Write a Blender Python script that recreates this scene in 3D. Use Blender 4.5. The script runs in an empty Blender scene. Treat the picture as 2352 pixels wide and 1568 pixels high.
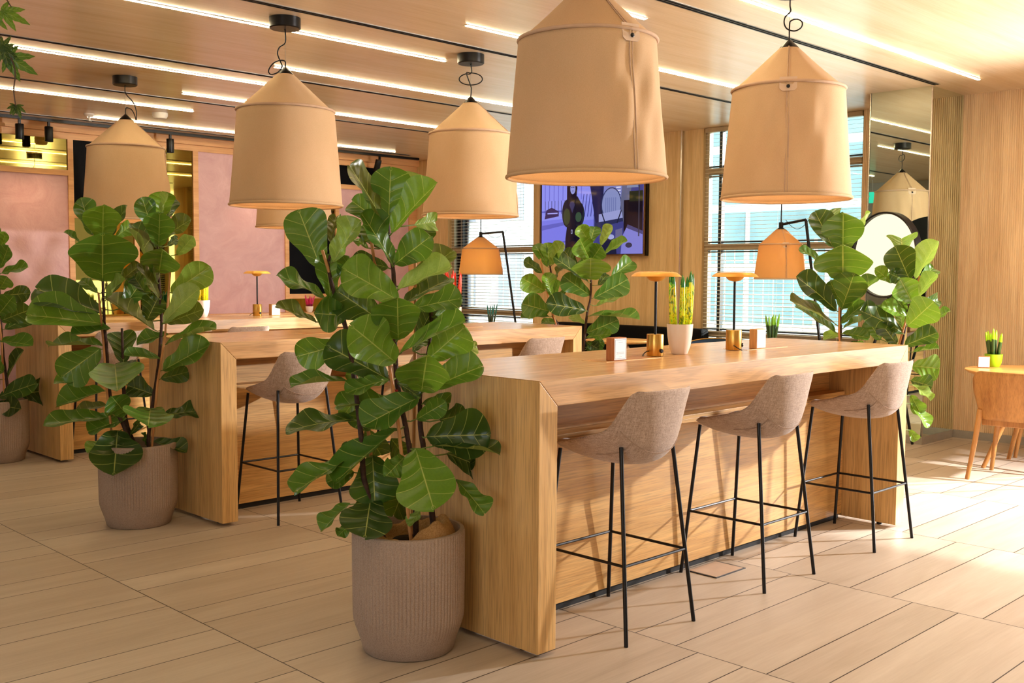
import bpy, bmesh, math, random
from mathutils import Vector, Matrix
R = math.radians
PI = math.pi
scene = bpy.context.scene
COL = scene.collection
rnd = random.Random(11)

# ------------------------------------------------------------------ helpers
def link(o):
    COL.objects.link(o); return o

def tag(o, label=None, cat=None, group=None, kind=None):
    if label: o['label'] = label
    if cat: o['category'] = cat
    if group: o['group'] = group
    if kind: o['kind'] = kind
    return o

def thing(name, label, cat, loc=(0, 0, 0), rz=0.0, group=None):
    o = bpy.data.objects.new(name, None)
    o.empty_display_size = .1
    o.location = loc; o.rotation_euler = (0, 0, rz)
    link(o)
    return tag(o, label, cat, group)

def kids(o):
    return [c for c in bpy.data.objects if c.parent == o]

def dup(root, label, loc=None, rz=None):
    def rec(o, par):
        c = o.copy(); COL.objects.link(c); c.parent = par
        for ch in CH.get(o.name, []): 
            d = rec(ch, c); CH.setdefault(c.name, []).append(d)
        return c
    r = rec(root, None)
    r['label'] = label
    if loc is not None: r.location = loc
    if rz is not None: r.rotation_euler = (0, 0, rz)
    return r
CH = {}

class MB:
    def __init__(s):
        s.v = []; s.f = []; s.uv = {}; s.tint = None; s.mi = []
    def quad(s, *i): s.f.append(tuple(i))
    def box(s, x0, x1, y0, y1, z0, z1):
        b = len(s.v)
        s.v += [(x0,y0,z0),(x1,y0,z0),(x1,y1,z0),(x0,y1,z0),(x0,y0,z1),(x1,y0,z1),(x1,y1,z1),(x0,y1,z1)]
        for q in ((0,3,2,1),(4,5,6,7),(0,1,5,4),(1,2,6,5),(2,3,7,6),(3,0,4,7)):
            s.f.append(tuple(b+i for i in q))
        return s
    def prism(s, pts, axis, a0, a1):
        """pts: 2-D outline (counter-clockwise) in the other two axes, extruded along axis"""
        n = len(pts); b = len(s.v)
        def P(p, a):
            if axis == 'x': return (a, p[0], p[1])
            if axis == 'y': return (p[0], a, p[1])
            return (p[0], p[1], a)
        s.v += [P(p, a0) for p in pts] + [P(p, a1) for p in pts]
        s.f.append(tuple(b+i for i in range(n))[::-1]); s.f.append(tuple(b+n+i for i in range(n)))
        for i in range(n):
            j = (i+1) % n
            s.f.append((b+i, b+j, b+n+j, b+n+i))
        return s
    def lathe(s, prof, segs=32, c=(0,0,0), fr=None, cap0=True, cap1=True):
        """prof: list of (r, z); fr(theta, r, z) may change the radius"""
        b = len(s.v); m = len(prof)
        for r, z in prof:
            for k in range(segs):
                t = 2*PI*k/segs
                q = fr(t, r, z) if fr else r
                s.v.append((c[0]+q*math.cos(t), c[1]+q*math.sin(t), c[2]+z))
        for i in range(m-1):
            for k in range(segs):
                l = (k+1) % segs
                s.f.append((b+i*segs+k, b+i*segs+l, b+(i+1)*segs+l, b+(i+1)*segs+k))
        if cap0 and prof[0][0] > 1e-5: s.f.append(tuple(b+k for k in range(segs))[::-1])
        if cap1 and prof[-1][0] > 1e-5: s.f.append(tuple(b+(m-1)*segs+k for k in range(segs)))
        return s
    def tube(s, path, r, segs=8, r1=None, cap=True):
        path = [Vector(p) for p in path]; n = len(path); b = len(s.v)
        up = None
        for i, p in enumerate(path):
            d = (path[min(i+1, n-1)] - path[max(i-1, 0)])
            if d.length < 1e-9: d = Vector((0,0,1))
            d.normalize()
            if up is None:
                up = Vector((0,0,1)) if abs(d.z) < .9 else Vector((1,0,0))
            a = d.cross(up)
            if a.length < 1e-6: a = d.cross(Vector((0,1,0)))
            a.normalize(); c = a.cross(d); up = c
            rr = r if r1 is None else r + (r1-r)*i/max(1, n-1)
            for k in range(segs):
                t = 2*PI*k/segs
                s.v.append(tuple(p + a*math.cos(t)*rr + c*math.sin(t)*rr))
        for i in range(n-1):
            for k in range(segs):
                l = (k+1) % segs
                s.f.append((b+i*segs+k, b+i*segs+l, b+(i+1)*segs+l, b+(i+1)*segs+k))
        if cap:
            s.f.append(tuple(b+k for k in range(segs))[::-1]); s.f.append(tuple(b+(n-1)*segs+k for k in range(segs)))
        return s
    def grid(s, nu, nv, fn):
        b = len(s.v)
        for i in range(nu+1):
            for j in range(nv+1): s.v.append(tuple(fn(i/nu, j/nv)))
        for i in range(nu):
            for j in range(nv):
                a = b+i*(nv+1)+j
                s.f.append((a, a+1, a+nv+2, a+nv+1))
        return b
    def build(s, name, mat, parent=None, smooth=False, bevel=0, seg=2, solid=0, sub=0, kind=None, loc=None, fix=True):
        me = bpy.data.meshes.new(name)
        me.from_pydata([tuple(v) for v in s.v], [], s.f)
        if fix:
            bm = bmesh.new(); bm.from_mesh(me); bmesh.ops.recalc_face_normals(bm, faces=bm.faces); bm.to_mesh(me); bm.free()
        me.materials.append(mat)
        if smooth:
            me.polygons.foreach_set('use_smooth', [True]*len(me.polygons))
            if smooth is not True: me.set_sharp_from_angle(angle=R(smooth))
        o = bpy.data.objects.new(name, me); link(o)
        if loc: o.location = loc
        if parent is not None:
            o.parent = parent; CH.setdefault(parent.name, []).append(o)
        if solid:
            m = o.modifiers.new('th', 'SOLIDIFY'); m.thickness = solid; m.offset = 1
        if bevel:
            m = o.modifiers.new('bv', 'BEVEL'); m.width = bevel; m.segments = seg; m.limit_method = 'ANGLE'
        if sub:
            m = o.modifiers.new('ss', 'SUBSURF'); m.levels = sub; m.render_levels = sub
        if kind: o['kind'] = kind
        return o

def lerp_tab(tab, t):
    for (a, va), (b, vb) in zip(tab, tab[1:]):
        if t <= b:
            k = 0 if b == a else (t-a)/(b-a)
            if isinstance(va, tuple): return tuple(x+(y-x)*k for x, y in zip(va, vb))
            return va+(vb-va)*k
    return tab[-1][1]

def smooth_tab(tab, t):
    # Catmull-Rom through the table
    n = len(tab)
    for i in range(n-1):
        if t <= tab[i+1][0] or i == n-2:
            t0, t1 = tab[i][0], tab[i+1][0]; k = (t-t0)/(t1-t0)
            P = [tab[max(0, i-1)][1], tab[i][1], tab[i+1][1], tab[min(n-1, i+2)][1]]
            def cr(a, b, c, d):
                return .5*((2*b)+(-a+c)*k+(2*a-5*b+4*c-d)*k*k+(-a+3*b-3*c+d)*k**3)
            if isinstance(P[0], tuple): return tuple(cr(*q) for q in zip(*P))
            return cr(*P)

# ------------------------------------------------------------------ materials
def lin(c):
    f = lambda x: x/12.92 if x <= .04045 else ((x+.055)/1.055)**2.4
    return tuple(f(x/255) for x in c) + (1,)

class NT:
    def __init__(s, name):
        s.m = bpy.data.materials.new(name); s.m.use_nodes = True
        s.t = s.m.node_tree; s.t.nodes.clear()
        s.out = s.t.nodes.new('ShaderNodeOutputMaterial')
    def n(s, typ, **kw):
        d = s.t.nodes.new('ShaderNode'+typ)
        for k, v in kw.items():
            if k in d.inputs.keys(): s.set(d.inputs[k], v)
            else: setattr(d, k, v)
        return d
    def set(s, inp, v):
        if isinstance(v, bpy.types.NodeSocket): s.t.links.new(v, inp)
        else: inp.default_value = v
    def math(s, op, a, b=None, c=None, clamp=False):
        d = s.t.nodes.new('ShaderNodeMath'); d.operation = op; d.use_clamp = clamp
        for i, v in enumerate((a, b, c)):
            if v is not None: s.set(d.inputs[i], v)
        return d.outputs[0]
    def mix(s, f, a, b, mode='MIX'):
        d = s.t.nodes.new('ShaderNodeMix'); d.data_type = 'RGBA'; d.blend_type = mode
        s.set(d.inputs[0], f); s.set(d.inputs[6], a); s.set(d.inputs[7], b)
        return d.outputs[2]
    def ramp(s, f, stops):
        d = s.t.nodes.new('ShaderNodeValToRGB'); s.set(d.inputs[0], f)
        e = d.color_ramp.elements
        while len(e) < len(stops): e.new(.5)
        for q, (p, c) in zip(e, stops):
            q.position = p; q.color = c
        return d.outputs[0]
    def coord(s, which='Object', scale=(1,1,1), rot=(0,0,0), loc=(0,0,0)):
        tc = s.t.nodes.new('ShaderNodeTexCoord'); mp = s.t.nodes.new('ShaderNodeMapping')
        s.t.links.new(tc.outputs[which], mp.inputs[0])
        mp.inputs['Scale'].default_value = scale; mp.inputs['Rotation'].default_value = rot; mp.inputs['Location'].default_value = loc
        return mp.outputs[0]
    def noise(s, vec, scale=1, detail=4, rough=.55, dist=0):
        d = s.t.nodes.new('ShaderNodeTexNoise'); s.set(d.inputs['Vector'], vec)
        d.inputs['Scale'].default_value = scale; d.inputs['Detail'].default_value = detail
        d.inputs['Roughness'].default_value = rough; d.inputs['Distortion'].default_value = dist
        return d.outputs[0]
    def bump(s, h, strength=.2, dist=.01):
        d = s.t.nodes.new('ShaderNodeBump'); s.set(d.inputs['Height'], h)
        d.inputs['Strength'].default_value = strength; d.inputs['Distance'].default_value = dist
        return d.outputs[0]
    def bsdf(s, color, rough=.5, metal=0, spec=.5, normal=None, **kw):
        d = s.t.nodes.new('ShaderNodeBsdfPrincipled')
        s.set(d.inputs['Base Color'], color); s.set(d.inputs['Roughness'], rough); s.set(d.inputs['Metallic'], metal)
        s.set(d.inputs['Specular IOR Level'], spec)
        if normal is not None: s.set(d.inputs['Normal'], normal)
        for k, v in kw.items(): s.set(d.inputs[k], v)
        return d.outputs[0]
    def done(s, shader):
        s.t.links.new(shader, s.out.inputs[0]); return s.m

def plain(name, c, rough=.5, metal=0, spec=.5, var=.06, scale=18):
    t = NT(name); c = lin(c)
    n = t.noise(t.coord(), scale, 3)
    lo = tuple(x*(1-var) for x in c[:3])+(1,); hi = tuple(min(1, x*(1+var)) for x in c[:3])+(1,)
    return t.done(t.bsdf(t.ramp(n, [(.3, lo), (.7, hi)]), rough, metal, spec))

def emit(name, c, strength):
    t = NT(name)
    e = t.n('Emission'); e.inputs[0].default_value = lin(c); e.inputs[1].default_value = strength
    return t.done(e.outputs[0])

def wood(name, axis, base, dark, rough=.4, spec=.4, scale=1.0, fine=.5, coord='Object', cath=.0):
    """straight-grained veneer, grain along axis"""
    t = NT(name)
    sc = {'x': (.9, 16, 16), 'y': (16, .9, 16), 'z': (16, 16, .9)}[axis]
    sf = {'x': (5, 170, 170), 'y': (170, 5, 170), 'z': (170, 170, 5)}[axis]
    v = t.coord(coord, tuple(a*scale for a in sc)); vf = t.coord(coord, tuple(a*scale for a in sf))
    n1 = t.noise(v, 1, 5, .6, .5); n2 = t.noise(vf, 1, 2, .6)
    b, d = lin(base), lin(dark)
    c1 = t.ramp(n1, [(.28, d), (.46, tuple((x+y)/2 for x, y in zip(b, d))), (.6, b), (.8, tuple(min(1, x*1.08) for x in b[:3])+(1,))])
    f = t.ramp(n2, [(.36, (1-fine,)*3+(1,)), (.52, (1, 1, 1, 1))])
    if cath:
        sw = {'x': (.30, 5, 5), 'y': (5, .30, 5), 'z': (5, 5, .30)}[axis]
        w = t.noise(t.coord(coord, tuple(a*scale for a in sw)), 1, 2, .5, .6)
        st = t.math('SINE', t.math('MULTIPLY', w, 120.0))
        s1 = t.ramp(st, [(.0, (1-cath,)*3+(1,)), (.5, (1, 1, 1, 1)), (1, (1, 1, 1, 1))])
        c1 = t.mix(1.0, c1, s1, 'MULTIPLY')
    col = t.mix(1.0, c1, f, 'MULTIPLY')
    return t.done(t.bsdf(col, rough, 0, spec, t.bump(n2, .12, .002)))

OAK_B, OAK_D = (220, 176, 118), (196, 148, 92)
M = {}
M['oak_x'] = wood('oak_grain_long', 'x', OAK_B, OAK_D, .42, .35, 1, .30)
M['oak_top'] = wood('oak_table_top', 'x', (205, 150, 98), (176, 122, 74), .26, .5, 1, .16)
M['oak_z'] = wood('oak_grain_upright', 'z', (214, 172, 112), (190, 146, 88), .42, .35, 1, .28)
M['oak_panel'] = wood('oak_panel', 'x', (222, 176, 112), (200, 150, 88), .42, .35, 1, .24, cath=.10)
M['chair_oak'] = wood('chair_oak', 'z', (180, 126, 68), (150, 96, 46), .38, .4, 1.2, .2)
M['cafe_top'] = wood('cafe_table_oak', 'y', (226, 168, 96), (200, 138, 70), .3, .5, .8, .15)
M['wall_wood'] = wood('wall_veneer', 'z', (230, 202, 154), (210, 176, 124), .5, .3, 1.1, .14)
M['rib_wood'] = wood('ribbed_bamboo', 'z', (238, 212, 172), (216, 184, 142), .5, .3, .9, .12)
M['frame_wood'] = wood('partition_frame_wood', 'x', (226, 176, 124), (204, 150, 98), .45, .3, 1, .12)
M['block_wood'] = wood('card_block_wood', 'z', (176, 112, 62), (140, 82, 42), .45, .4, 3, .2)
M['pale_block'] = wood('card_block_pale_wood', 'z', (222, 168, 104), (190, 130, 72), .45, .4, 3, .2)
M['black_metal'] = plain('black_metal', (30, 28, 28), .35, .6, .5)
M['black_panel'] = plain('black_panel', (5, 4, 6), .6, 0, .08)
M['joint'] = plain('black_plinth', (18, 14, 12), .7)
M['brass'] = NT('brushed_brass')
_b = M['brass']; _n = _b.noise(_b.coord('Object', (60, 60, 2)), 6, 2)
M['brass'] = _b.done(_b.bsdf(_b.ramp(_n, [(.3, lin((196, 146, 66))), (.7, lin((226, 180, 98)))]), .3, 1.0))
M['gold_disc'] = plain('gold_lacquer', (214, 158, 66), .4, .45, .5)
M['steel'] = plain('grey_steel', (150, 148, 142), .35, .8)
M['skirt'] = plain('grey_skirting', (172, 168, 160), .4, .5)
M['white_pot'] = plain('white_glazed_pot', (238, 224, 212), .22, 0, .5, .02)
M['lime_pot'] = plain('lime_plastic_pot', (150, 200, 20), .4)
M['white_plastic'] = plain('white_plastic', (225, 220, 210), .5)
M['card'] = plain('white_card', (240, 238, 236), .5, 0, .3, .01)
M['card_ink'] = plain('blue_grey_print', (118, 132, 168), .6)
M['soil'] = plain('dark_soil', (44, 30, 22), .9, 0, .2, .4, 60)
M['bark'] = plain('fig_bark', (62, 40, 30), .7, 0, .3, .35, 70)
M['bamboo'] = wood('bamboo_stake', 'z', (196, 140, 86), (160, 104, 58), .5, .3, 2, .2)
M['tie'] = plain('red_plant_tie', (170, 30, 30), .6)
M['sofa'] = plain('black_upholstery', (8, 8, 10), .8, 0, .15)
M['navy'] = plain('navy_upholstery', (24, 54, 84), .7)
M['grey_paint'] = plain('grey_paint', (150, 144, 138), .7, 0, .2)
M['white_paint'] = plain('white_paint', (222, 216, 206), .7, 0, .2)
M['slat'] = plain('cream_blind_slats', (232, 224, 204), .5)
M['dark_frame'] = plain('dark_window_gasket', (40, 44, 48), .4)
M['beige_frame'] = plain('beige_window_frame', (178, 160, 130), .4, .2)
M['brass_trim'] = plain('bright_edge_trim', (222, 216, 206), .25, .9)

# fabric of the stools
t = NT('taupe_weave')
v1 = t.coord('Object', (260, 260, 260)); n1 = t.noise(v1, 1, 2, .7)
n2 = t.noise(t.coord('Object', (30, 30, 300)), 1, 2); n3 = t.noise(t.coord('Object', (300, 30, 30)), 1, 2)
c = t.mix(.5, t.ramp(n2, [(.35, lin((136, 112, 96))), (.65, lin((196, 172, 156)))]), t.ramp(n3, [(.35, lin((140, 116, 100))), (.65, lin((198, 174, 158)))]))
c = t.mix(.35, c, t.ramp(n1, [(.35, lin((118, 94, 80))), (.65, lin((206, 184, 168)))]))
M['weave'] = t.done(t.bsdf(c, .85, 0, .2, t.bump(n1, .5, .002), **{'Sheen Weight': .25}))

# canvas of the tent shades
t = NT('cream_canvas')
nw = t.noise(t.coord('Object', (420, 420, 420)), 1, 2); nc = t.noise(t.coord('Object', (5, 5, 3)), 1, 3)
c = t.mix(.5, t.ramp(nw, [(.3, lin((190, 160, 124))), (.7, lin((218, 188, 154)))]), t.ramp(nc, [(.3, lin((200, 170, 134))), (.7, lin((214, 184, 150)))]))
nrm = t.bump(nw, .15, .002)
d1 = t.bsdf(c, .85, 0, .15, nrm)
tr = t.n('BsdfTranslucent'); t.set(tr.inputs[0], lin((236, 196, 146))); t.set(tr.inputs['Normal'], nrm)
mx = t.n('MixShader'); mx.inputs[0].default_value = .15
t.t.links.new(d1, mx.inputs[1]); t.t.links.new(tr.outputs[0], mx.inputs[2])
M['canvas'] = t.done(mx.outputs[0])
M['canvas_thin'] = M['canvas'].copy(); M['canvas_thin'].name = 'thin_cream_canvas'
for n_ in M['canvas_thin'].node_tree.nodes:
    if n_.type == 'MIX_SHADER': n_.inputs[0].default_value = .6
    if n_.type == 'BSDF_TRANSLUCENT': n_.inputs[0].default_value = lin((255, 222, 160))
M['canvas_trim'] = plain('canvas_piping', (192, 162, 138), .8, 0, .15)
M['flap'] = plain('canvas_flap', (208, 182, 160), .75, 0, .2)

# fiddle-leaf foliage: veins from the leaf's own uv, tone from a per-leaf attribute
t = NT('fig_leaf')
uv = t.n('UVMap'); uv.uv_map = 'leaf'
sp = t.n('SeparateXYZ'); t.t.links.new(uv.outputs[0], sp.inputs[0])
s_, w_ = sp.outputs[0], sp.outputs[1]
av = t.math('ABSOLUTE', t.math('SUBTRACT', w_, .5))           # 0 at the midrib, .5 at the margin
mid = t.math('SUBTRACT', 1.0, t.math('DIVIDE', av, t.math('SUBTRACT', .030, t.math('MULTIPLY', s_, .018))), clamp=True)
ph = t.math('MULTIPLY', t.math('SUBTRACT', s_, t.math('ADD', t.math('MULTIPLY', av, .52), t.math('MULTIPLY', t.math('MULTIPLY', av, av), -.35))), 4.8)
fr = t.math('ABSOLUTE', t.math('SUBTRACT', t.math('FRACT', ph), .5))
lat = t.math('SUBTRACT', 1.0, t.math('DIVIDE', fr, .034), clamp=True)
net = t.noise(t.coord('Object', (70, 70, 70)), 1, 3, .6, 1.2)
vein = t.math('MAXIMUM', mid, t.math('MULTIPLY', lat, .75))
at = t.n('Attribute'); at.attribute_name = 'tone'
g = t.n('SeparateColor'); t.t.links.new(at.outputs[0], g.inputs[0])
tone, bron = g.outputs[0], g.outputs[1]
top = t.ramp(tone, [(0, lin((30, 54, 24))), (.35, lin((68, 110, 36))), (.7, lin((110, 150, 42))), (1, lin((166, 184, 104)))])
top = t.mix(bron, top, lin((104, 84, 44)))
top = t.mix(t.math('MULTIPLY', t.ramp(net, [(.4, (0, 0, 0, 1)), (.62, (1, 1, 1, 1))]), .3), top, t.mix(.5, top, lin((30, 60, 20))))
und = t.mix(.55, top, lin((142, 152, 86)))
geo = t.n('NewGeometry')
col = t.mix(geo.outputs['Backfacing'], top, und)
col = t.mix(t.math('MULTIPLY', vein, .85), col, lin((196, 202, 112)))
hgt = t.math('ADD', t.math('MULTIPLY', vein, -.15), t.math('MULTIPLY', t.math('COSINE', t.math('MULTIPLY', ph, 2*PI)), -.4))
nrm = t.bump(hgt, .55, .006)
d1 = t.bsdf(col, t.math('ADD', .30, t.math('MULTIPLY', geo.outputs['Backfacing'], .25)), 0, .42, nrm)
tr = t.n('BsdfTranslucent'); t.set(tr.inputs[0], t.mix(.5, col, lin((150, 180, 40))))
mx = t.n('MixShader'); mx.inputs[0].default_value = .25
t.t.links.new(d1, mx.inputs[1]); t.t.links.new(tr.outputs[0], mx.inputs[2])
M['leaf'] = t.done(mx.outputs[0])

# stoneware of the big pots
t = NT('taupe_stoneware')
n1 = t.noise(t.coord('Object', (260, 260, 260)), 1, 2, .7); n2 = t.noise(t.coord(), 5, 3)
c = t.mix(.5, t.ramp(n1, [(.35, lin((132, 112, 98))), (.66, lin((180, 160, 144)))]), t.ramp(n2, [(.3, lin((144, 122, 108))), (.7, lin((160, 138, 122)))]))
M['stoneware'] = t.done(t.bsdf(c, .6, 0, .35, t.bump(n1, .25, .002)))
# hessian
t = NT('burlap')
n1 = t.noise(t.coord('Object', (240, 240, 240)), 1, 2, .7); n2 = t.noise(t.coord(), 9, 3)
c = t.mix(.45, t.ramp(n1, [(.3, lin((128, 88, 48))), (.7, lin((206, 164, 112)))]), t.ramp(n2, [(.3, lin((150, 106, 62))), (.7, lin((196, 152, 100)))]))
M['burlap'] = t.done(t.bsdf(c, .95, 0, .1, t.bump(n1, .6, .003)))

# floor: 1.2 m stone-wood planks, alternately 0.2 and 0.4 m wide, every other column shifted
t = NT('plank_tiles')
tc = t.n('TexCoord'); sp = t.n('SeparateXYZ'); t.t.links.new(tc.outputs['Object'], sp.inputs[0])
X, Y = sp.outputs[0], sp.outputs[1]
u = t.math('DIVIDE', t.math('SUBTRACT', X, 2.055), 1.2015)
cx = t.math('FLOOR', u); fx = t.math('FRACT', u)
odd = t.math('MODULO', t.math('ADD', cx, 100.0), 2.0)
w = t.math('DIVIDE', t.math('SUBTRACT', t.math('SUBTRACT', Y, 2.072), t.math('MULTIPLY', odd, .305)), .604)
cy = t.math('FLOOR', w); fy = t.math('FRACT', w)
second = t.math('GREATER_THAN', fy, .333)
jx = t.math('LESS_THAN', t.math('MINIMUM', fx, t.math('SUBTRACT', 1.0, fx)), .0020)
dy = t.math('MINIMUM', t.math('MINIMUM', fy, t.math('SUBTRACT', 1.0, fy)), t.math('ABSOLUTE', t.math('SUBTRACT', fy, .333)))
jy = t.math('LESS_THAN', dy, .0042)
j = t.math('MAXIMUM', jx, jy)
cid = t.n('CombineXYZ'); t.set(cid.inputs[0], cx); t.set(cid.inputs[1], t.math('ADD', cy, t.math('MULTIPLY', second, .5)))
wn = t.n('TexWhiteNoise'); t.t.links.new(cid.outputs[0], wn.inputs[0])
gv = t.n('CombineXYZ'); t.set(gv.inputs[0], t.math('ADD', t.math('MULTIPLY', X, .9), t.math('MULTIPLY', wn.outputs[0], 37.0)))
t.set(gv.inputs[1], t.math('MULTIPLY', Y, 9.0)); t.set(gv.inputs[2], t.math('MULTIPLY', wn.outputs[0], 11.0))
n1 = t.noise(gv.outputs[0], 1, 6, .62, .4)
gf = t.n('CombineXYZ'); t.set(gf.inputs[0], t.math('MULTIPLY', X, 5.0)); t.set(gf.inputs[1], t.math('MULTIPLY', Y, 95.0)); t.set(gf.inputs[2], wn.outputs[0])
n2 = t.noise(gf.outputs[0], 1, 3, .6)
c = t.ramp(n1, [(.25, lin((136, 119, 102))), (.42, lin((170, 154, 136))), (.58, lin((190, 176, 160))), (.8, lin((210, 199, 184)))])
c = t.mix(.35, c, t.ramp(n2, [(.3, lin((154, 138, 122))), (.7, lin((202, 190, 176)))]))
c = t.mix(.5, c, t.ramp(wn.outputs[0], [(0, lin((166, 151, 134))), (1, lin((196, 183, 168)))]))
c = t.mix(j, c, lin((40, 27, 18)))
M['floor'] = t.done(t.bsdf(c, t.math('ADD', .36, t.math('MULTIPLY', n2, .12)), 0, .4, t.bump(t.math('ADD', t.math('MULTIPLY', n2, .15), t.math('MULTIPLY', j, -1.0)), .2, .004)))

# ceiling: pale satin veneer with hair-fine grooves along X
t = NT('ceiling_veneer')
n1 = t.noise(t.coord('Object', (.8, 10, 10)), 1, 5, .6, .3); n2 = t.noise(t.coord('Object', (3, 130, 130)), 1, 2)
c = t.ramp(n1, [(.28, lin((222, 196, 160))), (.5, lin((230, 206, 172))), (.75, lin((236, 214, 184)))])
c = t.mix(1.0, c, t.ramp(n2, [(.3, (.92, .92, .92, 1)), (.6, (1, 1, 1, 1))]), 'MULTIPLY')
M['ceiling'] = t.done(t.bsdf(c, .24, 0, .8, t.bump(n2, .06, .002)))

# pink trowelled plaster
t = NT('pink_plaster')
n1 = t.noise(t.coord('Object', (3, 3, 3), (0, R(35), 0)), 1, 6, .65, 1.5); n2 = t.noise(t.coord(), 26, 4)
c = t.ramp(n1, [(.3, lin((196, 154, 156))), (.6, lin((208, 168, 170))), (.8, lin((220, 186, 188)))])
M['plaster'] = t.done(t.bsdf(c, .42, 0, .4, t.bump(t.math('ADD', n1, t.math('MULTIPLY', n2, .3)), .35, .02)))

def mirror(name, tint, rough=.01):
    t = NT(name)
    n = t.noise(t.coord(), 1.5, 2)
    a = lin(tint)
    return t.done(t.bsdf(t.ramp(n, [(.3, tuple(x*.97 for x in a[:3])+(1,)), (.7, a)]), rough, 1.0))
M['mirror'] = mirror('silver_mirror', (222, 236, 222))
M['bronze_mirror'] = mirror('bronze_mirror', (168, 146, 70), .02)

# glass that stays clear for light
t = NT('window_glass')
g1 = t.n('BsdfTransparent'); g1.inputs[0].default_value = (.93, .97, .97, 1)
g2 = t.n('BsdfGlossy'); g2.inputs['Roughness'].default_value = .02
fz = t.n('Fresnel'); fz.inputs[0].default_value = 1.35
mx = t.n('MixShader'); t.t.links.new(fz.outputs[0], mx.inputs[0]); t.t.links.new(g1.outputs[0], mx.inputs[1]); t.t.links.new(g2.outputs[0], mx.inputs[2])
M['glass'] = t.done(mx.outputs[0])
# cloth of the unseen screen added to hold back the sun
t = NT('sun_screen_cloth')
g1 = t.n('BsdfTransparent'); g1.inputs[0].default_value = (1, .97, .93, 1)
g2 = t.n('BsdfTranslucent'); g2.inputs[0].default_value = (.22, .21, .2, 1)
mx = t.n('MixShader'); mx.inputs[0].default_value = .9
t.t.links.new(g1.outputs[0], mx.inputs[1]); t.t.links.new(g2.outputs[0], mx.inputs[2])
M['sheer'] = t.done(mx.outputs[0])
# colour-dipped spikes
def spike_mat(name, lo, hi, cut):
    t = NT(name)
    tc = t.n('TexCoord'); sp = t.n('SeparateXYZ'); t.t.links.new(tc.outputs['Generated'], sp.inputs[0])
    n = t.noise(t.coord('Object', (60, 60, 30)), 1, 3, .7, .6)
    f = t.ramp(t.math('ADD', sp.outputs[2], t.math('MULTIPLY', t.math('SUBTRACT', n, .5), .12)), [(cut-.02, lin(lo)), (cut+.02, lin(hi))])
    return t.done(t.bsdf(f, .3, 0, .5))
def spike_patch(name, cols, tip):
    t = NT(name)
    tc = t.n('TexCoord'); sp = t.n('SeparateXYZ'); t.t.links.new(tc.outputs['Generated'], sp.inputs[0])
    n = t.noise(t.coord('Object', (45, 45, 26)), 1, 2, .6, 1.5)
    k = len(cols); st = [(.30+.40*i/max(1, k-1), lin(c)) for i, c in enumerate(cols)]
    f = t.ramp(n, st)
    f = t.mix(t.math('GREATER_THAN', sp.outputs[2], .80), f, lin(tip))
    return t.done(t.bsdf(f, .22, 0, .55))
M['spike_yellow'] = spike_patch('yellow_green_painted_spikes', [(40, 120, 20), (150, 170, 10), (250, 242, 30), (216, 250, 40), (90, 200, 30)], (40, 120, 30))
M['spike_gold'] = spike_patch('yellow_painted_spikes', [(110, 104, 20), (236, 210, 10), (255, 240, 40), (180, 164, 20)], (120, 130, 30))
M['spike_red'] = spike_patch('red_painted_spikes', [(60, 80, 40), (226, 60, 30), (240, 84, 40), (110, 90, 50)], (236, 60, 40))
M['spike_lime'] = spike_mat('lime_dipped_spikes', (58, 84, 40), (170, 226, 30), .62)
M['spike_green'] = spike_mat('green_dipped_spikes', (50, 80, 40), (120, 180, 40), .60)
M['spike_teal'] = spike_mat('teal_dipped_spikes', (54, 70, 50), (40, 110, 110), .5)
M['spike_blue'] = spike_mat('blue_dipped_spikes', (40, 120, 130), (50, 190, 210), .3)
M['spike_pink'] = spike_mat('magenta_dipped_spikes', (130, 20, 60), (200, 30, 90), .3)

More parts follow.
